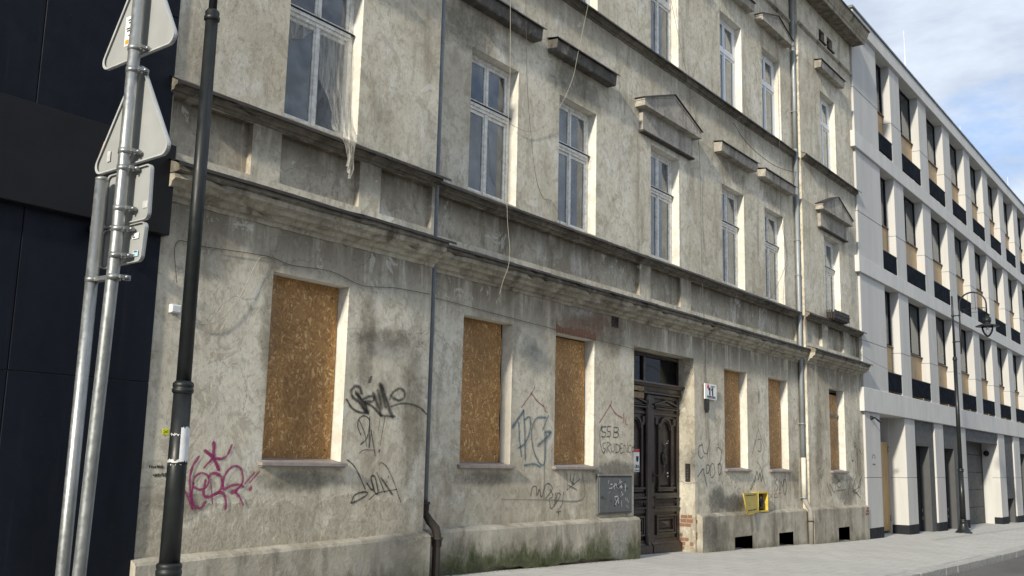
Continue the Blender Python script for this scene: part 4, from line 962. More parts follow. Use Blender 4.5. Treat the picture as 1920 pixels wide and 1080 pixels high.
graffiti('thin black looping graffiti right of the entrance','grey',9.0,[
(0.0138,[(18.79,1.995),(18.881,1.804),(19.041,1.794),(19.177,2.062)]),
(0.0138,[(18.82,1.954),(18.662,1.909),(18.628,1.772),(18.752,1.678),(18.847,1.721)]),
(0.0162,[(18.588,1.31),(18.842,1.474),(18.872,1.392),(18.933,1.283),(19.006,1.119)]),
(0.0138,[(19.003,1.544),(19.0,1.393),(19.097,1.407),(19.132,1.532),(19.003,1.544)]),
(0.0139,[(19.23,1.574),(19.149,1.449),(19.224,1.297),(19.39,1.394),(19.328,1.561),(19.23,1.574)]),
(0.0141,[(19.468,1.844),(19.537,1.916),(19.704,1.849),(19.685,1.678),(19.546,1.507),(19.589,1.353),(19.692,1.452),(19.662,1.579),(19.528,1.564)]),
(0.0255,[(19.545,1.959),(19.559,1.993)]),
])
graffiti('dark scribble between the right boarded windows','grey',9.0,[
(0.0122,[(21.586,1.646),(21.776,1.526),(22.033,1.098)]),
(0.0148,[(21.176,1.044),(21.334,1.192),(21.45,1.222),(21.213,1.029)]),
(0.021,[(21.452,1.252),(21.576,1.433),(21.645,1.252),(21.731,1.404),(21.801,1.221),(21.886,1.343)]),
(0.0093,[(21.698,2.383),(21.283,1.762)]),
(0.0093,[(21.697,2.352),(22.073,1.899)]),
(0.0123,[(21.647,2.135),(21.805,2.14),(21.793,1.893),(21.636,1.89)]),
])
graffiti('oval black letters under the right boarded window','grey',9.0,[
(0.0157,[(22.739,1.266),(22.609,1.188),(22.771,1.093),(22.682,1.0)]),
(0.0158,[(22.865,1.25),(22.867,0.998)]),
(0.0158,[(22.935,0.997),(22.965,1.218),(23.069,1.091),(23.122,1.249)]),
(0.016,[(23.209,1.265),(23.095,1.091),(23.187,0.899),(23.329,1.089),(23.209,1.265)]),
])
graffiti('small dark red scrawl beside the yellow gas box','darkred',9.0,[
(0.0154,[(22.226,0.943),(22.425,0.847)]),
(0.0155,[(22.43,0.94),(22.261,0.835)]),
(0.0155,[(22.552,0.908),(22.679,0.937),(22.716,0.859),(22.55,0.861),(22.552,0.908)]),
(0.0156,[(22.755,0.811),(22.805,0.936),(22.975,0.949)]),
])
graffiti('faint reddish letters below the first boarded window right of the door','darkred',9.0,[
(0.0115,[(20.136,1.34),(20.234,1.139)]),
(0.0115,[(20.369,0.937),(20.378,1.196),(20.484,1.166),(20.374,1.08)]),
(0.0116,[(20.624,1.079),(20.478,1.022),(20.621,0.977)]),
])
graffiti('faded grey scribbles around the far right boarded window','greyfaint',8.83,[
(0.0168,[(27.832,2.265),(27.892,2.123),(28.05,2.175),(27.908,2.267)]),
(0.0213,[(27.573,1.949),(27.7,1.738)]),
(0.0215,[(27.803,2.001),(27.815,1.764),(27.627,1.761)]),
(0.0241,[(28.116,2.08),(28.12,1.768),(28.127,1.48)]),
(0.0218,[(28.307,2.06),(28.489,1.943)]),
(0.0187,[(27.632,1.102),(27.691,0.961),(28.156,1.051)]),
(0.021,[(27.417,1.173),(27.237,0.85)]),
(0.0213,[(27.877,1.29),(27.617,0.961),(27.987,0.91),(28.32,1.146)]),
(0.0211,[(27.694,0.984),(28.277,0.764)]),
(0.0213,[(28.079,1.052),(28.504,1.386)]),
(0.0205,[(26.562,1.222),(26.345,1.132),(26.545,1.051),(26.693,1.13),(26.562,1.222)]),
(0.018,[(26.261,0.975),(27.035,0.99)]),
(0.0221,[(25.606,1.158),(25.91,0.845),(25.805,1.157),(26.121,0.931),(26.278,1.155)]),
(0.0152,[(24.953,1.464),(25.182,1.531),(25.194,1.29),(25.374,1.51)]),
(0.0133,[(25.457,1.709),(25.66,1.779),(25.579,1.6)]),
])
# ================================================================ modern building (bays 3.5 m, projecting white bands)
MY = 8.77
kx = lambda x: x * (MY / 8.85)
kz = lambda z: 1.55 + (z - 1.55) * (MY / 8.85)
kb = lambda z: 1.55 + (z - 1.55) * (8.70 / 8.75)
X0, X1 = 28.735, 61.5
Q = thing('modern_office_building', 'modern white rendered office block with deep window bays and dark panels', 'building', (40, 9.2, gz(40, 9)))
bands = [(kb(3.15), kb(3.82)), (kb(7.13), kb(7.61)), (kb(10.87), kb(11.36)), (kb(14.74), kb(15.2))]
for i, (a, b) in enumerate(bands):
    mb = MB(); mb.bev(28.50 if i < 3 else X0 - .12, X1, 8.70 - (.03 if i == 3 else 0), 9.5, a, b, .01); part('facade_band', mb, 'band', Q)
mb = MB(); mb.bev(X0 - .2, X1, 8.63, 9.9, bands[3][1], bands[3][1] + .075, .01); part('roof_coping', mb, 'coping', Q)
mb = MB(); mb.box(X0 + .1, X1, 9.30, 16.0, bands[0][0] + .02, bands[3][1] - .01); mb.box(X0 + .1, X1, 10.5, 16.0, -1.2, bands[0][0] + .01); mb.box(34.5, 40.5, 9.25, 10.5, -1.2, bands[0][0] + .01); mb.box(47.6, 61, 9.35, 10.5, -1.2, bands[0][0] + .01); part('core_wall', mb, 'anth', Q)
for (x, h) in ((36.8, 2.5), (45.4, 1.3), (56.0, 1.6)): mb = MB(); mb.tube([(x, 9.3, bands[3][1]), (x, 9.3, bands[3][1] + h)], [.022, .012], 8); part('lightning_rod', mb, 'rod', Q)
piers = [kx(32.92 + 3.53 * i) for i in range(8)]; PW = 1.13
rows = [(bands[0][1], bands[1][0], kz(5.19)), (bands[1][1], bands[2][0], kz(9.0)), (bands[2][1], bands[3][0], kz(12.82))]
def pier(x0, x1, z0, z1, zj, y=MY, dep=.52):
    for a, b in ((z0, zj - .008), (zj + .008, z1)):
        mb = MB(); mb.bev(x0, x1, y, y + dep, a, b, .008); part('facade_panel', mb, 'render', Q, origin=(x0, y, a))
def joint(x0, x1, zj): mb = MB(); mb.box(x0 + .01, x1 - .01, MY + .012, MY + .5, zj - .0085, zj + .0085); part('panel_joint', mb, 'steelgrey', Q)
for ri, (z0, z1, zj) in enumerate(rows):
    pier(X0, kx(31.42), z0, z1, zj); joint(X0, kx(31.42), zj)
    for x in piers: pier(x, x + PW, z0, z1, zj); joint(x, x + PW, zj)
    lefts = [kx(31.42)] + [x + PW for x in piers[:-1]]
    for bi, (a, b) in enumerate(zip(lefts, piers)):
        dz = (.09, .08, .14)[ri]; dt = z0 + dz + .54; wz = zj + .22 + (.05 if ri else -.02); yg = MY + .27
        mb = MB(); mb.bev(a + .012, b - .006, MY + .005, MY + .05, z0 + dz, dt, .006); part('balustrade_panel', mb, 'navy', Q, origin=(a, MY, z0))
        mb = MB(); mb.box(a + .012, b - .006, MY - .005, MY + .07, dt + .002, dt + .024); part('balustrade_cap', mb, 'anthg', Q, origin=(a, MY, dt))
        mb = MB(); mb.box(a + .01, b - .01, yg, yg + .05, z0 + .02, wz - .03); part('spandrel_panel', mb, 'tan', Q, origin=(a, yg, z0))
        mb = MB(); mb.box(a + .006, b - .006, yg - .06, yg + .05, wz - .028, wz); part('window_sill', mb, 'brown', Q, origin=(a, yg, wz))
        mb = MB(); t = .055
        mb.box(a + .006, a + t, yg, yg + .07, wz, z1); mb.box(b - t, b - .006, yg, yg + .07, wz, z1); mb.box(a + t, b - t, yg, yg + .07, z1 - t, z1 - .002); mb.box(a + t, b - t, yg, yg + .07, wz + .001, wz + t)
        if bi: mb.box((a + b) / 2 - .03, (a + b) / 2 + .03, yg, yg + .068, wz + t, z1 - t)
        wn_ = part('window', mb, 'anth', Q, origin=(a, yg, wz))
        g = MB(); g.box(a + t, b - t, yg + .03, yg + .036, wz + t, z1 - t); part('pane', g, 'glassm', wn_)
        opened = (ri == 0 and bi in (3, 5)) or (ri, bi) in ((0, 0), (1, 0), (2, 0))
        if not opened:
            g = MB(); low = wz + t + (0, 0, .35, 0, .7, .15, 0, .5)[(bi * 3 + ri * 5) % 8]
            n = 14; vs = []
            for i in range(n + 1): z = low + (z1 - t - low) * i / n; vs += [(a + t, yg + .05 + .004 * (i % 2), z), (b - t, yg + .05 + .004 * (i % 2), z)]
            g.add(vs, [(2 * i, 2 * i + 1, 2 * i + 3, 2 * i + 2) for i in range(n)]); part('blind', g, 'blind', wn_)
# ground floor
ZJ = kz(1.30); ZB = bands[0][0]
def gpier(a, b, dep=.7):
    a, b = kx(a), kx(b); g = min(gz(a, 8.7), gz(b, 8.7)) - .2; pz = gz((a + b) / 2, 8.7) + .29
    pier(a, b, pz, ZB, ZJ, dep=dep); joint(a, b, ZJ)
    mb = MB(); mb.bev(a - .004, b + .004, MY - .008, MY + dep, g, pz - .002, .006); part('pier_base', mb, 'anth', Q, origin=(a, MY, g))
for a, b, d in ((28.99, 30.40, .6), (33.05, 34.17, .75), (36.70, 37.86, .5), (40.17, 41.28, .7), (47.28, 48.59, .75), (50.65, 52.06, .6), (54.2, 55.4, .6)): gpier(a, b, d)
def dark_bay(a, b, zl, jamb, door=True):
    a, b = kx(a) + .004, kx(b) - .004; y = MY + .06; z0 = gz(a, 8.8)
    mb = MB(); mb.bev(a, b, y, y + .5, zl, ZB - .002); part('lintel_panel', mb, 'anthg', Q)
    mb = MB(); mb.bev(b - jamb, b, y, y + .5, z0 - .2, zl - .002); part('jamb_panel', mb, 'anthg', Q)
    if door:
        yd = MY + .36; mb = MB(); mb.box(a, b - jamb - .003, yd, yd + .06, z0 - .1, zl - .002); d = part('service_door', mb, 'anth', Q, origin=(a, yd, z0))
        mb = MB(); x = a + .33; mb.lathe((x, yd, z0 + 1.32), [(.025, .0), (.025, -.015), (.012, -.018), (.012, -.05)], 10, axis='y'); mb.tube([(x, yd - .05, z0 + 1.32), (x + .15, yd - .055, z0 + 1.32)], .012, 8); mb.box(x - .025, x + .025, yd - .006, yd, z0 + 1.12, z0 + 1.38); part('door_handle', mb, 'galv', d)
        mb = MB(); mb.box(a + .5, a + 1.0, yd - .07, yd, zl - .42, zl - .36); mb.tube([(a + .55, yd - .04, zl - .15), (a + .75, yd - .04, zl - .39)], .012, 6); part('door_closer', mb, 'galv', d)
        for z in (.35, .6): mb = MB(); mb.tube([(b - jamb - .03, yd - .012, z0 + z), (b - jamb - .03, yd - .012, z0 + z + .1)], .018, 8); part('hinge', mb, 'galv', d)
dark_bay(34.17, 36.70, kz(2.33), .62); dark_bay(37.86, 40.17, kz(2.33), .6); dark_bay(48.59, 50.65, kz(.4), .3, False); dark_bay(52.06, 54.2, kz(2.4), .4, False); dark_bay(55.4, 60, kz(2.4), .4, False)
# garage
a, b = kx(41.28) + .004, kx(47.28) - .004; zl = kz(2.69)
mb = MB(); mb.bev(a, b, MY + .05, MY + .3, zl, ZB - .002); part('lintel_panel', mb, 'anthg', Q)
g0 = gz(a, 9.3) - .1; hs = (zl + .25 - g0) / 5
mb = MB(); mb.box(a + .05, b - .05, MY + .67, MY + .76, zl + .252, zl + .35); gd = part('garage_door', mb, 'anthg', Q)
for xx in (a, b - .05): mb = MB(); mb.box(xx, xx + .05, MY + .66, MY + .76, g0, zl + .3); part('guide_rail', mb, 'anthg', gd)
for i in range(5): mb = MB(); mb.bev(a + .05, b - .05, MY + .69, MY + .74, g0 + i * hs + .006, g0 + (i + 1) * hs - .006, .012); part('door_section', mb, 'anthg', gd)
# side wall lining that makes the pale garage reveal
mb = MB(); mb.box(kx(47.28) - .012, kx(47.28) + .2, MY + .31, MY + .80, g0, zl + .3); part('garage_reveal', mb, 'render', Q)
# wooden slat gate in the passage
a, b = kx(30.40), kx(33.05); g0 = gz(a, 9.3); yg = MY + .55; zt = g0 + 2.75
mb = MB()
for z in (g0 + .12, g0 + 1.55, zt - .07): mb.box(a, b - .02, yg + .02, yg + .06, z, z + .07)
gt = part('slat_gate', mb, 'tan', Q, origin=(a, yg, g0), label='pale wooden slatted gate in the passage')
n = 22; wd = (b - .02 - a) / n; sm = None
for i in range(n):
    if sm is None: mb = MB(); mb.bev(a + .006, a + wd - .012, yg, yg + .02, g0 + .06, zt, .004); sm = part('slat', mb, 'tan', gt, origin=(a, yg, g0))
    else: c = sm.copy(); COL.objects.link(c); c.parent = gt; c.location = sm.location + Vector((wd * i, 0, 0))
mb = MB(); mb.box(kx(33.05) - .02, kx(33.05) + .5, MY + .5, MY + 1.4, g0 - .2, ZB); mb.box(a - .1, b, MY + 1.4, MY + 1.5, g0 - .2, ZB); mb.box(a - .15, a - .01, MY + .4, MY + 1.4, g0 - .2, ZB); part('passage_wall', mb, 'render', Q)
for z in (.35, 2.45): mb = MB(); mb.tube([(b - .03, yg - .02, g0 + z), (b - .03, yg - .02, g0 + z + .16)], .03, 8); part('gate_hinge', mb, 'galv', gt)
mb = MB(); mb.box(kx(47.28) - .12, kx(47.28) - .02, MY + .42, MY + .52, kz(2.2), kz(2.42)); mb.lathe((kx(47.28) - .13, MY + .47, kz(2.31)), [(.02, -.08), (.10, -.06), (.12, 0)], 14, axis='x')
sc = part('wall_lamp', mb, 'anth', None, origin=(kx(47.28), MY + .5, kz(2.3))); tag(sc, 'small dark bulkhead lamp on the pale garage reveal', 'lamp')
m = MB(); m.lathe((0, 0, 0), [(.06, 0), (.06, -.05), (.035, -.055), (.02, -.12)], 14, axis='y'); m.tube([(.0, -.12, 0), (.10, -.16, -.06), (.30, -.18, -.10)], [.018, .028, .04], 12)
m.v = [(x + 29.28, y + MY, z + 2.98) for x, y, z in m.v]
tag(part('security_camera', m, 'lamp', None, origin=(29.28, MY, 2.98)), 'small black security camera on the white wall beside the gate passage', 'camera')
# house mark on the white pier
mb = MB(); c = (29.4, MY - .002, 1.72)
for i in range(10):
    t0, t1 = .5 + 2.2 * i / 10, .5 + 2.2 * (i + 1) / 10; mb.prism_y([(c[0] + r * math.cos(t), c[2] + .08 + r * math.sin(t)) for r, t in ((.14, t0), (.16, t0), (.16, t1), (.14, t1))], MY - .005, MY + .001)
for (x, z, w_) in ((-.14, .12, .05), (.09, .12, .05), (-.13, -.06, .08), (-.03, -.06, .07), (.06, -.06, .08)): mb.box(c[0] + x, c[0] + x + w_, MY - .005, MY + .001, c[2] + z, c[2] + z + .035)
part('wall_emblem', mb, 'steelgrey', Q)

# ================================================================ dark clad building on the left
K = thing('dark_clad_building', 'dark building clad in blue-black panels left of the tenement', 'building', (1, 9, gz(1, 9)))
YD = 8.80; XE = 5.925
mb = MB(); mb.box(-9, XE - .002, YD + .02, 12, -.6, 13); part('joint_backing', mb, 'caulk', K)
vx = [-9, -6, -3, -.0, 1.5, 3.0, 4.505, XE]; g_ = .0042
for z0, z1 in ((-.6, 2.23), (2.23, 3.74), (4.64, 6.06), (6.06, 8.6), (8.6, 11), (11, 13)):
    for i in range(len(vx) - 1):
        mb = MB(); e = random.uniform(0, .003); mb.bev(vx[i] + g_, vx[i + 1] - (g_ if i < len(vx) - 2 else 0), YD - e, YD + .03, z0 + g_, z1 - g_, .004); part('cladding_panel', mb, 'clad', K, origin=(vx[i], YD, z0))
mb = MB(); mb.bev(-9, XE + .03, YD - .10, YD + .05, 3.715, 4.655, .006); part('facade_band', mb, 'cladband', K)
m = MB(); m.lathe((5.17, YD, 3.62), [(.05, 0), (.05, -.06), (.07, -.07), (.07, -.12), (.055, -.16), (.02, -.18)], 16, axis='y')
tag(part('dome_camera', m, 'lamp', None, origin=(5.17, YD, 3.6)), 'small black dome camera under the dark building band', 'camera')

# ================================================================ street lamps
def lamp(x, y):
    g = gz(x, y)
    T = thing('street_lamp', '', 'lamp', (x, y, g), 'dark street lamps on the pavement')
    m = MB(); m.lathe((x, y, g - .02), [(.27, 0), (.27, .05), (.235, .07), (.20, .12), (.155, .19), (.125, .30), (.115, .36)], 24); part('base', m, 'lamp', T)
    m = MB(); m.lathe((x, y, g), [(.112, .33), (.118, .36), (.118, .385), (.108, .395), (.116, .41), (.116, .44), (.098, .455)], 24); part('base_ring', m, 'lamp', T)
    m = MB(); m.lathe((x, y, g), [(.094, .44), (.085, 2.02)], 24); part('lower_shaft', m, 'lamp', T)
    m = MB(); m.lathe((x, y, g), [(.086, 2.0), (.10, 2.02), (.10, 2.045), (.09, 2.055), (.098, 2.07), (.098, 2.1), (.07, 2.125)], 24); part('shaft_ring', m, 'lamp', T)
    m = MB(); m.lathe((x, y, g), [(.070, 2.1), (.062, 5.78)], 24); part('middle_shaft', m, 'lamp', T)
    m = MB(); m.lathe((x, y, g), [(.063, 5.74), (.078, 5.76), (.078, 5.79), (.068, 5.80), (.072, 5.84), (.05, 5.87)], 24); part('upper_ring', m, 'lamp', T)
    m = MB(); m.lathe((x, y, g), [(.042, 5.84), (.034, 7.95), (.01, 7.98)], 16); part('upper_shaft', m, 'lamp', T)
    ya, R_ = y - .22, .43; zc = g + 7.62
    pts = [(x, ya, g + 6.02), (x, ya, g + 6.6), (x, ya, zc - .2)] + [(x, ya - R_ + R_ * math.cos(t), zc + R_ * math.sin(t)) for t in [math.pi * i / 16 for i in range(17)]] + [(x, ya - 2 * R_, zc - .42)]
    m = MB(); m.tube(pts, .027, 12); m.lathe((x, ya, g + 5.98), [(.005, -.03), (.03, 0), (.03, .05)], 10); part('arm', m, 'lamp', T)
    for z in (6.38, 7.28): m = MB(); m.tube([(x, y, g + z), (x, ya, g + z)], .018, 8); m.lathe((x, y, g + z - .03), [(.05, 0), (.05, .06)], 14); m.lathe((x, ya, g + z - .03), [(.036, 0), (.036, .06)], 14); part('arm_clamp', m, 'lamp', T)
    m = MB()
    for z in (7.36, 7.50): m.tube([(x, ya, g + z), (x, ya - 2 * R_, g + z)], .007, 6)
    for sg in (0, 1):
        yc = ya - .10 if sg == 0 else ya - 2 * R_ + .10
        for k, r_ in ((0, .06), (1, .035)): m.tube([(x, yc + (.11 if sg else -.11) * k + r_ * math.cos(t), g + 7.43 + r_ * math.sin(t)) for t in [6.283 * i / 12 for i in range(13)]], .006, 6, caps=False)
    for yy in (ya - .28, ya - .52): m.tube([(x, yy, g + 7.43), (x, yy, zc + math.sqrt(max(0, R_ ** 2 - (yy - ya + R_) ** 2)))], .006, 6)
    part('scroll_ornament', m, 'lamp', T)
    yl = ya - 2 * R_; zl = g + 6.86
    m = MB(); m.lathe((x, yl, zl), [(.03, .36), (.05, .34), (.05, .30), (.13, .29), (.13, .14), (.11, .13), (.11, .08), (.22, .06), (.37, .0), (.37, -.015), (.2, -.01)], 28); part('lamp_head', m, 'lamp', T)
    m = MB(); m.lathe((x, yl, zl - .01), [(.19, 0), (.185, -.08), (.16, -.18), (.11, -.28), (.05, -.345), (.01, -.36)], 24); part('lamp_glass', m, 'lglass', T)
    m = MB(); m.lathe((x, yl, zl - .01), [(.03, 0), (.035, -.06), (.03, -.16), (.005, -.19)], 12); part('bulb', m, 'white', T)
    return T
T1 = lamp(5.86, 8.15); T1['label'] = 'dark street lamp post with torn paper notice, beside the sign poles'
T2 = lamp(36.55, 8.05); T2['label'] = 'dark arched street lamp in front of the white modern building'
# torn paper wrapped round the near post, tape remains
x, y, g = 5.86, 8.15, gz(5.86, 8.15)
def wrap(r, z0, z1, t0, t1, rag, mat, nm):
    m = MB(); n = 14; vs = []
    for i in range(n + 1):
        t = t0 + (t1 - t0) * i / n
        for k, z in enumerate((z0 + random.uniform(0, rag), (z0 + z1) / 2, z1 - random.uniform(0, rag))): vs.append((x + r * math.cos(t), y + r * math.sin(t), g + z))
    m.add(vs, [(3 * i + j, 3 * i + 3 + j, 3 * i + 4 + j, 3 * i + 1 + j) for i in range(n) for j in range(2)], True); part(nm, m, mat, T1)
wrap(.0925, 1.36, 1.70, RAD(-118), RAD(-20), .03, 'paper', 'paper_notice')
wrap(.0915, 1.33, 1.40, RAD(-200), RAD(-100), .03, 'scratch', 'tape_scrap'); wrap(.0915, 1.60, 1.64, RAD(-185), RAD(-110), .025, 'scratch', 'tape_scrap'); wrap(.0935, 1.34, 1.37, RAD(-190), RAD(-30), .012, 'black', 'tape_band')

# ================================================================ traffic sign poles seen from behind
SX = 2.67
gs = gz(SX, 4.4) - .12
SP_ = thing('traffic_sign_post', 'two galvanised poles carrying four traffic signs seen from behind', 'sign post', (SX, 4.40, gs))
def lean(y0, y1, z): return y0 + (y1 - y0) * (z - .98) / 2.7
m = MB(); m.tube([(SX, 4.395, gs - .05), (SX, 4.377, .98), (SX, 4.318, 2.62), (SX, 4.315, 4.35)], .030, 20); part('pole', m, 'galv', SP_, label='taller pole carrying the signs')
m = MB(); m.tube([(SX - .01, 4.51, gs - .05), (SX - .01, 4.499, .98), (SX - .01, 4.48, 2.872)], .030, 20); m.lathe((SX - .01, 4.48, 2.86), [(.031, 0), (.031, .012), (.02, .02)], 20); part('pole', m, 'galv', SP_, label='shorter pole without signs')
def rounded(pts, r, n=7):
    out = []; N_ = len(pts)
    for i in range(N_):
        p, a, b = Vector(pts[i]), Vector(pts[i - 1]), Vector(pts[(i + 1) % N_]); u, v = (a - p).normalized(), (b - p).normalized()
        ang = u.angle(v); d = r / math.tan(ang / 2); A_, B_ = p + u * d, p + v * d; c = p + (u + v).normalized() * (r / math.sin(ang / 2))
        t0 = math.atan2(A_.y - c.y, A_.x - c.x); t1 = math.atan2(B_.y - c.y, B_.x - c.x); dt = (t1 - t0 + math.pi) % (2 * math.pi) - math.pi
        out += [(c.x + r * math.cos(t0 + dt * k / n), c.y + r * math.sin(t0 + dt * k / n)) for k in range(n + 1)]
    return out
def sign(pts, r, xs, face, label):
    P_ = rounded(pts, r); m = MB(); m.prism_x(P_, xs, xs + .003); o = part('sign_plate', m, 'signback', SP_, origin=(xs, *P_[0]), label=label)
    m = MB(); n = len(P_); cy, cz = sum(p[0] for p in P_) / n, sum(p[1] for p in P_) / n
    s = lambda k: [(cy + (p[0] - cy) * k, cz + (p[1] - cz) * k) for p in P_]
    i_, o_ = s(.955), s(1.0); vs = [(xs - .012, *p) for p in i_] + [(xs - .014, *p) for p in o_] + [(xs + .006, *p) for p in o_] + [(xs - .0005, *p) for p in i_]
    m.add(vs, [(k * n + j, k * n + (j + 1) % n, (k + 1) * n + (j + 1) % n, (k + 1) * n + j) for k in range(3) for j in range(n)]); part('rim', m, 'signrim', o)
    m = MB(); f_ = s(.97); m.prism_x(f_, xs + .0035, xs + .0055); part('sign_face', m, face, o)
    return o
xs = SX + .055
t1 = sign([(4.70, 3.485), (4.03, 3.505), (4.35, 4.075)], .045, xs, 'yellow', 'upper triangular sign, grey back')
t2 = sign([(4.685, 2.925), (4.012, 2.945), (4.34, 3.49)], .045, xs + .004, 'yellow', 'lower triangular sign, grey back')
r1 = sign([(4.525, 2.635), (4.15, 2.64), (4.16, 2.915), (4.525, 2.905)], .03, xs + .001, 'white', 'upper rectangular sign plate, grey back')
r2 = sign([(4.525, 2.43), (4.18, 2.44), (4.165, 2.632), (4.525, 2.622)], .03, xs + .003, 'white', 'lower rectangular sign plate, grey back')
for z in (3.40, 3.515, 2.90, 2.985, 2.70, 2.60, 2.47, 2.365):
    yc = 4.317; m = MB(); m.lathe((SX, yc, z - .013), [(.0335, 0), (.0335, .026)], 18); m.box(SX + .028, xs + .004, yc - .05, yc - .028, z - .012, z + .012); m.box(SX - .005, SX + .05, yc - .062, yc - .05, z - .008, z + .008)
    m.lathe((SX + .03, yc - .05, z), [(.009, .01), (.009, -.02)], 8, axis='y')
    if z < 2.4: m.lathe((SX - .01, 4.484, z - .013), [(.0335, 0), (.0335, .026)], 18); m.box(SX - .02, SX + .02, yc + .03, 4.456, z - .01, z + .01)
    part('clamp', m, 'galv', SP_)
def label_(y0, y1, z0, z1, mat, par, nm='sticker', d=.0):
    m = MB(); X_ = xs - .0025 - d; m.add([(X_, y0, z0), (X_, y1, z0), (X_, y1, z1), (X_, y0, z1)], [(0, 1, 2, 3)]); return part(nm, m, mat, par)
def lines(y0, y1, zz, mat, par, h=.006):
    m = MB(); X_ = xs - .0045
    for (z, a, b) in zz: m.add([(X_, y0 + (y1 - y0) * a, z), (X_, y0 + (y1 - y0) * b, z), (X_, y0 + (y1 - y0) * b, z + h), (X_, y0 + (y1 - y0) * a, z + h)], [(0, 1, 2, 3)])
    part('print', m, mat, par)
label_(4.50, 4.39, 3.585, 3.745, 'white', t1, 'sticker'); lines(4.50, 4.39, [(3.72, .2, .9), (3.705, .25, .9), (3.675, .1, .95), (3.662, .15, .9), (3.635, .3, .9), (3.61, .5, .95), (3.60, .5, .8)], 'black', t1)
lines(4.50, 4.39, [(3.595, .1, .35)], 'orange', t1, .022)
label_(4.56, 4.53, 2.985, 3.04, 'scratch', t2); label_(4.215, 4.175, 2.70, 2.735, 'scratch', r1)
label_(4.275, 4.225, 2.555, 2.583, 'white', r2); label_(4.26, 4.218, 2.468, 2.497, 'cyan', r2); lines(4.275, 4.225, [(2.56, .1, .5)], 'steelgrey', r2); lines(4.26, 4.218, [(2.473, .1, .4), (2.488, .2, .8)], 'steelgrey', r2)
m = MB(); m.add([(xs - .001, 4.66, 2.99), (xs - .001, 4.60, 3.10), (xs - .001, 4.585, 3.10), (xs - .001, 4.645, 2.985)], [(0, 1, 2, 3)]); part('orange_streak', m, 'orange', t2)

# ================================================================ things fixed to or left on the tenement
H = thing('house_number_sign', 'white enamel house number 11 plate on the wall right of the door', 'sign', (19.12, 8.96, 3.03))
m = MB(); m.bev(18.83, 19.39, 8.938, 8.955, 2.875, 3.19, .004); part('plate', m, 'white', H)
for dx in (-.085, .045):
    m = MB(); X_ = 19.12 + dx; m.prism_y([(X_, 2.955), (X_ + .05, 2.955), (X_ + .05, 3.115), (X_ + .012, 3.115), (X_ - .04, 3.085), (X_ - .04, 3.055), (X_, 3.07)], 8.9345, 8.937); part('digit', m, 'black', H)
m = MB()
for (a, b, z, h) in ((18.93, 19.31, 2.925, .022), (18.95, 19.33, 2.902, .012)):
    xx = a
    while xx < b: wv = random.uniform(.012, .03); m.box(xx, min(b, xx + wv), 8.9325, 8.936, z, z + h * random.uniform(.7, 1)); xx += wv + .008
for z in (3.15, 3.125): m.box(19.10, 19.10 + (.22 if z > 3.14 else .16), 8.9325, 8.936, z, z + .007)
part('street_name_print', m, 'black', H); m = MB(); m.lathe((18.97, 8.934, 3.135), [(.045, .001), (.045, -.002)], 16, axis='y'); part('crest_print', m, 'red', H)
m = MB(); m.box(18.90, 19.02, 8.93, 8.99, 2.66, 2.88); m.prism_y([(18.92, 2.60), (19.0, 2.60), (19.02, 2.66), (18.90, 2.66)], 8.94, 8.98); part('lamp_holder', m, 'lamp', H)

EC = thing('electrical_cabinet', 'grey steel electrical cabinet with scraped stickers left of the door', 'cabinet', (15.30, 8.97, .69))
m = MB(); m.bev(14.73, 15.88, 8.955, 9.01, .69, 1.33, .006); part('cabinet_frame', m, 'steelgrey', EC)
m = MB(); m.bev(14.76, 15.85, 8.94, 8.956, .72, 1.30, .004); d = part('cabinet_door', m, 'steelgrey', EC)
m = MB(); m.box(14.71, 15.90, 8.93, 9.0, 1.332, 1.352); part('cabinet_hood', m, 'sillm', EC)
m = MB(); m.lathe((14.83, 8.94, .98), [(.025, 0), (.025, -.015), (.008, -.02)], 12, axis='y'); part('lock', m, 'iron', d)
m = MB()
for i in range(46):
    cx, cz = random.gauss(15.35, .22), random.choice((random.gauss(1.18, .05), random.gauss(.95, .10))); a = random.uniform(0, 3.1); l_, h = random.uniform(.015, .07), random.uniform(.004, .012)
    if not (14.8 < cx < 15.8 and .76 < cz < 1.27): continue
    u, v = Vector((math.cos(a), math.sin(a))) * l_, Vector((-math.sin(a), math.cos(a))) * h; yy = 8.938 - .0002 * i
    m.add([(cx - u.x - v.x, yy, cz - u.y - v.y), (cx + u.x - v.x, yy, cz + u.y - v.y), (cx + u.x + v.x, yy, cz + u.y + v.y), (cx - u.x + v.x, yy, cz - u.y + v.y)], [(0, 1, 2, 3)], mi=0 if i % 4 else 1)
part('scraped_sticker', m, ['scratch', 'black'], d)

GB = thing('gas_box', 'open yellow gas meter box low on the wall between cellar openings', 'gas box', (21.8, 8.9, .55))
m = MB(); a, b, c, e = 21.27, 21.88, .562, .99; t = .03
m.box(a, a + t, 8.87, 9.02, c, e); m.box(b - t, b, 8.87, 9.02, c, e); m.box(a + t, b - t, 8.872, 9.02, c, c + t); m.box(a + t, b - t, 8.872, 9.02, e - t, e); part('box_frame', m, 'yellow', GB)
m = MB(); m.box(a + t, b - t, 8.99, 9.015, c + t, e - t); part('box_back', m, 'rubber', GB)
m = MB(); m.tube([(21.58 + .11 * math.cos(tt), 8.94 + .01 * math.sin(tt * 2), .76 + .12 * math.sin(tt)) for tt in [6.283 * i / 16 for i in range(17)]], .03, 8, caps=False); m.tube([(21.65, 8.95, .60), (21.59, 8.93, .74), (21.53, 8.95, .93)], .028, 8); part('hose', m, 'rubber', GB)
m = MB()      # door swung open to the left, sagging on its hinge
dl = [(a, 8.868, e - .005), (a, 8.868, c + .0), (20.42, 8.76, c - .02), (20.18, 8.75, e - .005)]
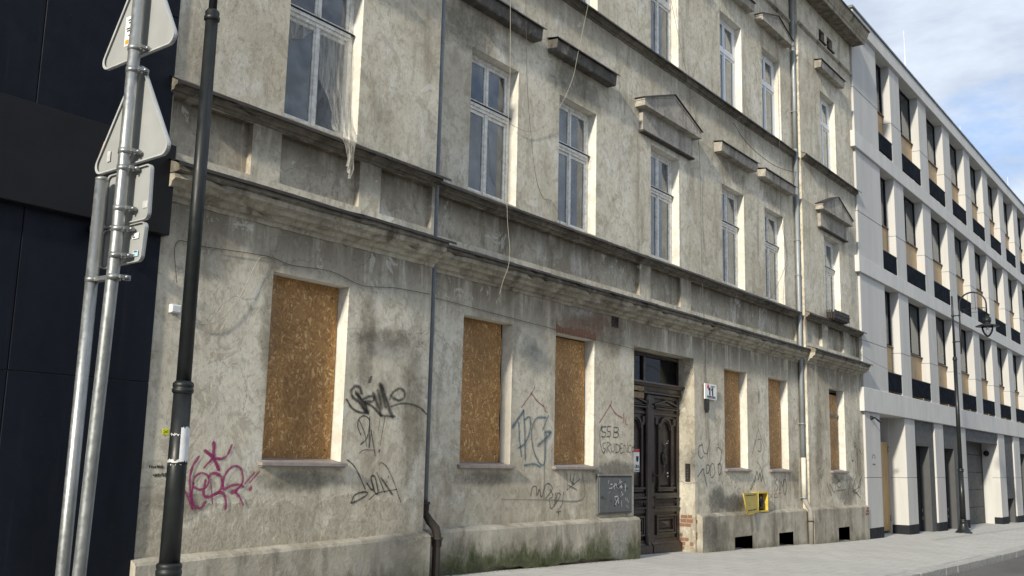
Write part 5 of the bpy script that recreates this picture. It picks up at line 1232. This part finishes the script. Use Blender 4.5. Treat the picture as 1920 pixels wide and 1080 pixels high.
n_ = Vector((0, -.012, 0)); q = [Vector(p) for p in dl]; m.add([tuple(p) for p in q] + [tuple(p + n_) for p in q], [(0, 1, 2, 3), (7, 6, 5, 4), (0, 4, 5, 1), (1, 5, 6, 2), (2, 6, 7, 3), (3, 7, 4, 0)])
d = part('box_door', m, 'yellow', GB); m = MB(); m.tube([q[3] + n_ * 1.5, q[2] + n_ * 1.5], .011, 8); m.tube([q[0] + n_, q[1] + n_], .011, 8); m.tube([q[2] + n_, q[1] + n_], .009, 8); part('door_rim', m, 'yellow', d)
m = MB()
for zf, n2 in ((.86, 9), (.14, 7)):
    for i in range(n2):
        u = .14 + .7 * i / n2; A_ = q[3].lerp(q[0], u); B_ = q[2].lerp(q[1], u); p = B_.lerp(A_, zf) + n_ * 1.25; m.box(p.x, p.x + .035, p.y - .002, p.y + .001, p.z, p.z + random.uniform(.018, .03))
part('door_print', m, 'black', d)

m = MB(); m.bev(6.10, 6.215, YL - .05, YL, 2.955, 3.04, .012); 
tag(part('junction_box', m, 'paper', None, origin=(6.15, YL, 3.0)), 'small white junction box on the wall near the dark building', 'junction box')
m = MB(); m.box(6.138, 6.212, YL - .003, YL - .001, 1.725, 1.785); m.tube([(6.15, YL - .004, 1.74), (6.2, YL - .004, 1.77)], .002, 4, mi=1); m.tube([(6.2, YL - .004, 1.74), (6.15, YL - .004, 1.77)], .002, 4, mi=1)
tag(part('survey_sticker', m, ['sticker', 'black'], None, origin=(6.17, YL, 1.75)), 'fluorescent yellow square sticker on the wall left of the lamp post', 'sticker')
m = MB()
for (x, z, w_, h) in ((6.02, 1.395, .16, .03), (6.07, 1.315, .21, .035)):
    xx = x
    while xx < x + w_: wv = random.uniform(.008, .022); m.box(xx, xx + wv, YL - .0035, YL - .001, z + random.uniform(-.006, .006), z + h * random.uniform(.5, 1)); xx += wv + random.uniform(.003, .01)
part('stencil_print', m, 'cabled', B, label='small smudged black stencil low on the left wall edge')
m = MB(); m.box(15.22, 15.245, 8.985, 9.01, 3.92, 4.11); m.box(15.415, 15.44, 8.985, 9.01, 3.92, 4.11); m.box(15.245, 15.415, 8.986, 9.01, 4.09, 4.11); m.box(15.245, 15.415, 8.986, 9.01, 3.92, 3.94)
for i in range(4): m.box(15.245, 15.415, 9.0, 9.02, 3.955 + i * .033, 3.965 + i * .033)
part('vent_grille', m, 'iron', B)
IC = thing('intercom_panel', 'narrow dark intercom panel on the flaking door jamb', 'intercom', (18.475, 9.16, 1.38))
m = MB(); m.box(18.452, 18.48, 9.10, 9.20, 1.22, 1.57); part('panel', m, 'iron', IC)
for i in range(4): m = MB(); m.lathe((18.452, 9.15, 1.29 + i * .05), [(.014, .002), (.012, -.006)], 10, axis='x'); part('button', m, 'steelgrey', IC)
m = MB(); m.box(16.48, 16.89, 9.27, 9.285, 2.765, 2.99); zk = part('door_plate_sign', m, 'woodsign', None, origin=(16.9, 9.28, 2.88)); tag(zk, 'brown wooden plate reading KAZ above the left door leaf', 'sign')
text_part('KAZ', .085, 16.76, 9.2685, 2.91, 'brown', zk, .002)
m = MB(); m.box(16.42, 16.71, 9.268, 9.278, 1.40, 1.81); nt_ = part('door_notice', m, 'white', None, origin=(16.7, 9.27, 1.6)); tag(nt_, 'white notice with red top strip on the left door leaf', 'notice')
m = MB(); m.box(16.422, 16.708, 9.2655, 9.267, 1.755, 1.808); part('red_strip', m, 'red', nt_); text_part('URA', .085, 16.62, 9.2665, 1.49, 'black', nt_, .003)
m = MB(); m.prism_y([(16.58, 1.68), (16.68, 1.68), (16.67, 1.60), (16.63, 1.57), (16.59, 1.60)], 9.2655, 9.267); part('shield_print', m, 'black', nt_)
m = MB(); [m.box(16.54 + i * .028, 16.56 + i * .028, 9.2655, 9.267, 1.415, 1.435) for i in range(6)]; part('print', m, 'black', nt_)

PB = thing('window_planter', 'dark plastic basket planter on the first floor sill at the right bay', 'planter', (26.4, 8.62, 5.36))
x0, x1, z0, z1 = 25.75, 26.95, 5.36, 5.56
m = MB(); m.add([(x0 + .06, 8.58, z0), (x1 - .06, 8.58, z0), (x1 - .06, 8.74, z0), (x0 + .06, 8.74, z0), (x0, 8.55, z1), (x1, 8.55, z1), (x1, 8.77, z1), (x0, 8.77, z1)], [(0, 3, 2, 1), (0, 1, 5, 4), (1, 2, 6, 5), (2, 3, 7, 6), (3, 0, 4, 7)]); part('trough', m, 'planter', PB)
pm = None
for i in range(22):
    x = x0 + .01 + (x1 - x0 - .06) * i / 21
    if pm is None: m = MB(); m.bev(x, x + .036, 8.535, 8.553, z0 + .03, z1 + .055, .004); pm = part('picket', m, 'planter', PB, origin=(x, 8.54, z0))
    else: c = pm.copy(); COL.objects.link(c); c.parent = PB; c.location = pm.location + Vector((x - x0 - .01, 0, random.uniform(-.012, .012)))
for yy in (8.60, 8.66, 8.72): m = MB(); m.bev(x0 - .012, x0 + .004, yy, yy + .036, z0 + .03, z1 + .055, .004); part('picket', m, 'planter', PB)
m = MB(); m.box(x0 - .014, x1 + .004, 8.528, 8.537, z1 - .06, z1 - .03); part('rail', m, 'planter', PB)

# torn net curtain blown out of the broken upper left window
cur = MB(); path = [(8.30, 8.965, 6.80, .54), (8.30, 8.955, 6.45, .54), (8.31, 8.945, 6.15, .52), (8.38, 8.93, 5.9, .38), (8.40, 8.90, 5.68, .36), (8.36, 8.82, 5.53, .46), (8.34, 8.68, 5.445, .34), (8.34, 8.635, 5.36, .20), (8.32, 8.63, 5.24, .12), (8.35, 8.628, 5.1, .10), (8.33, 8.63, 4.97, .07)]
n = 22; vs = []
for k, (cx, cy, cz, wd) in enumerate(path):
    for i in range(n + 1):
        t = i / n - .5; vs.append((cx + wd * t + .012 * math.sin(k * 1.7), cy + .022 * math.sin(t * 21 + k * .5) * (1 if k > 2 else .5), cz + .06 * math.sin(t * 5 + k) * (k > 1) + (-.14 * (t + .5) if k > 4 else 0) * .3))
cur.add(vs, [(k * (n + 1) + i, k * (n + 1) + i + 1, (k + 1) * (n + 1) + i + 1, (k + 1) * (n + 1) + i) for k in range(len(path) - 1) for i in range(n)], True)
tag(part('net_curtain', cur, 'sheer', None, origin=(8.35, 8.7, 5.45)), 'torn sheer net curtain hanging out of the upper left window over the ledge', 'curtain')

cur = MB(); vs = []
for i in range(15):
    t = i / 14; xx = 7.48 + .5 * t; vs += [(xx, 8.965 + .012 * math.sin(t * 20), 6.82), (xx + .02, 8.97 + .018 * math.sin(t * 20 + 1), 6.40 + .35 * t + .03 * math.sin(t * 9))]
cur.add(vs, [(2 * i, 2 * i + 2, 2 * i + 3, 2 * i + 1) for i in range(14)], True)
tag(part('net_curtain', cur, 'sheer', None, origin=(7.7, 8.97, 6.6)), 'short torn sheer curtain inside the left sash of the upper left window', 'curtain')

# grit and small weeds where wall meets pavement
m = MB()
for i in range(420):
    x = random.uniform(10.3, 15.9) if i < 260 else random.uniform(18.6, 28.6); y0 = 8.865 if x < 24.4 else 8.72
    y = y0 - abs(random.gauss(0, .045)); r = random.uniform(.004, .016); z = gz(x, y)
    m.add([(x + r, y, z), (x - r * .5, y + r * .8, z), (x - r * .6, y - r * .8, z), (x, y, z + r)], [(0, 1, 3), (1, 2, 3), (2, 0, 3)])
o = part('grit', m, 'dirt', None, kind='stuff'); o['label'] = 'loose grit and crumbled plaster along the foot of the wall'; o['category'] = 'grit'
def weed(x, y, s):
    z = gz(x, y); T = MB()
    for i in range(16):
        a = random.uniform(0, 6.28); l_ = s * random.uniform(.5, 1); h = s * random.uniform(.3, .8); w_ = s * .12
        dx, dy = math.cos(a) * l_, -abs(math.sin(a)) * l_ * .7; T.add([(x, y, z), (x + dx * .5 - w_ * math.sin(a), y + dy * .5 + w_ * math.cos(a), z + h * .7), (x + dx, y + dy, z + h * .8), (x + dx * .5 + w_ * math.sin(a), y + dy * .5 - w_ * math.cos(a), z + h * .7)], [(0, 1, 2, 3)])
    return part('weed', T, 'leaf', None, origin=(x, y, z))
tag(weed(13.05, 8.87, .09), 'small green weed at the plinth foot below the middle boarded window', 'weed')

# houses across the street, behind the viewpoint: they close the street and show in the window panes
def opposite(x0, x1, y, h, gable, label):
    O = thing('opposite_house', label, 'building', ((x0 + x1) / 2, y, gz(x0, 5)), 'houses across the street')
    m = MB(); m.box(x0, x1, y - 9, y, -1.5, h)
    if gable: m.prism_y([(x0, h), (x1, h), ((x0 + x1) / 2, h + gable)], y - 9, y - .01)
    part('wall', m, 'reveal', O); n = max(2, int((x1 - x0) / 3))
    for i in range(n):
        for z in (1.2, 4.6, 8.0):
            if z + 2 > h: continue
            xx = x0 + (i + .5) * (x1 - x0) / n; q = MB(); q.bev(xx - .6, xx + .6, y + .002, y + .06, z, z + 1.9); part('window', q, 'navy', O)
opposite(-34, -14, -8.2, 6.0, 0, 'plain plastered house across the street, behind the viewpoint to the left')
opposite(-13.9, -1, -8.0, 5.0, 2.6, 'gabled plastered house across the street, straight behind the viewpoint')
opposite(-.9, 14, -8.3, 6.5, 0, 'tall plain plastered house across the street opposite the boarded windows')
opposite(14.1, 27, -8.0, 5.0, 3.0, 'low gabled house across the street opposite the entrance')
opposite(27.1, 60, -8.2, 6.0, 0, 'long plain house across the street opposite the modern building')
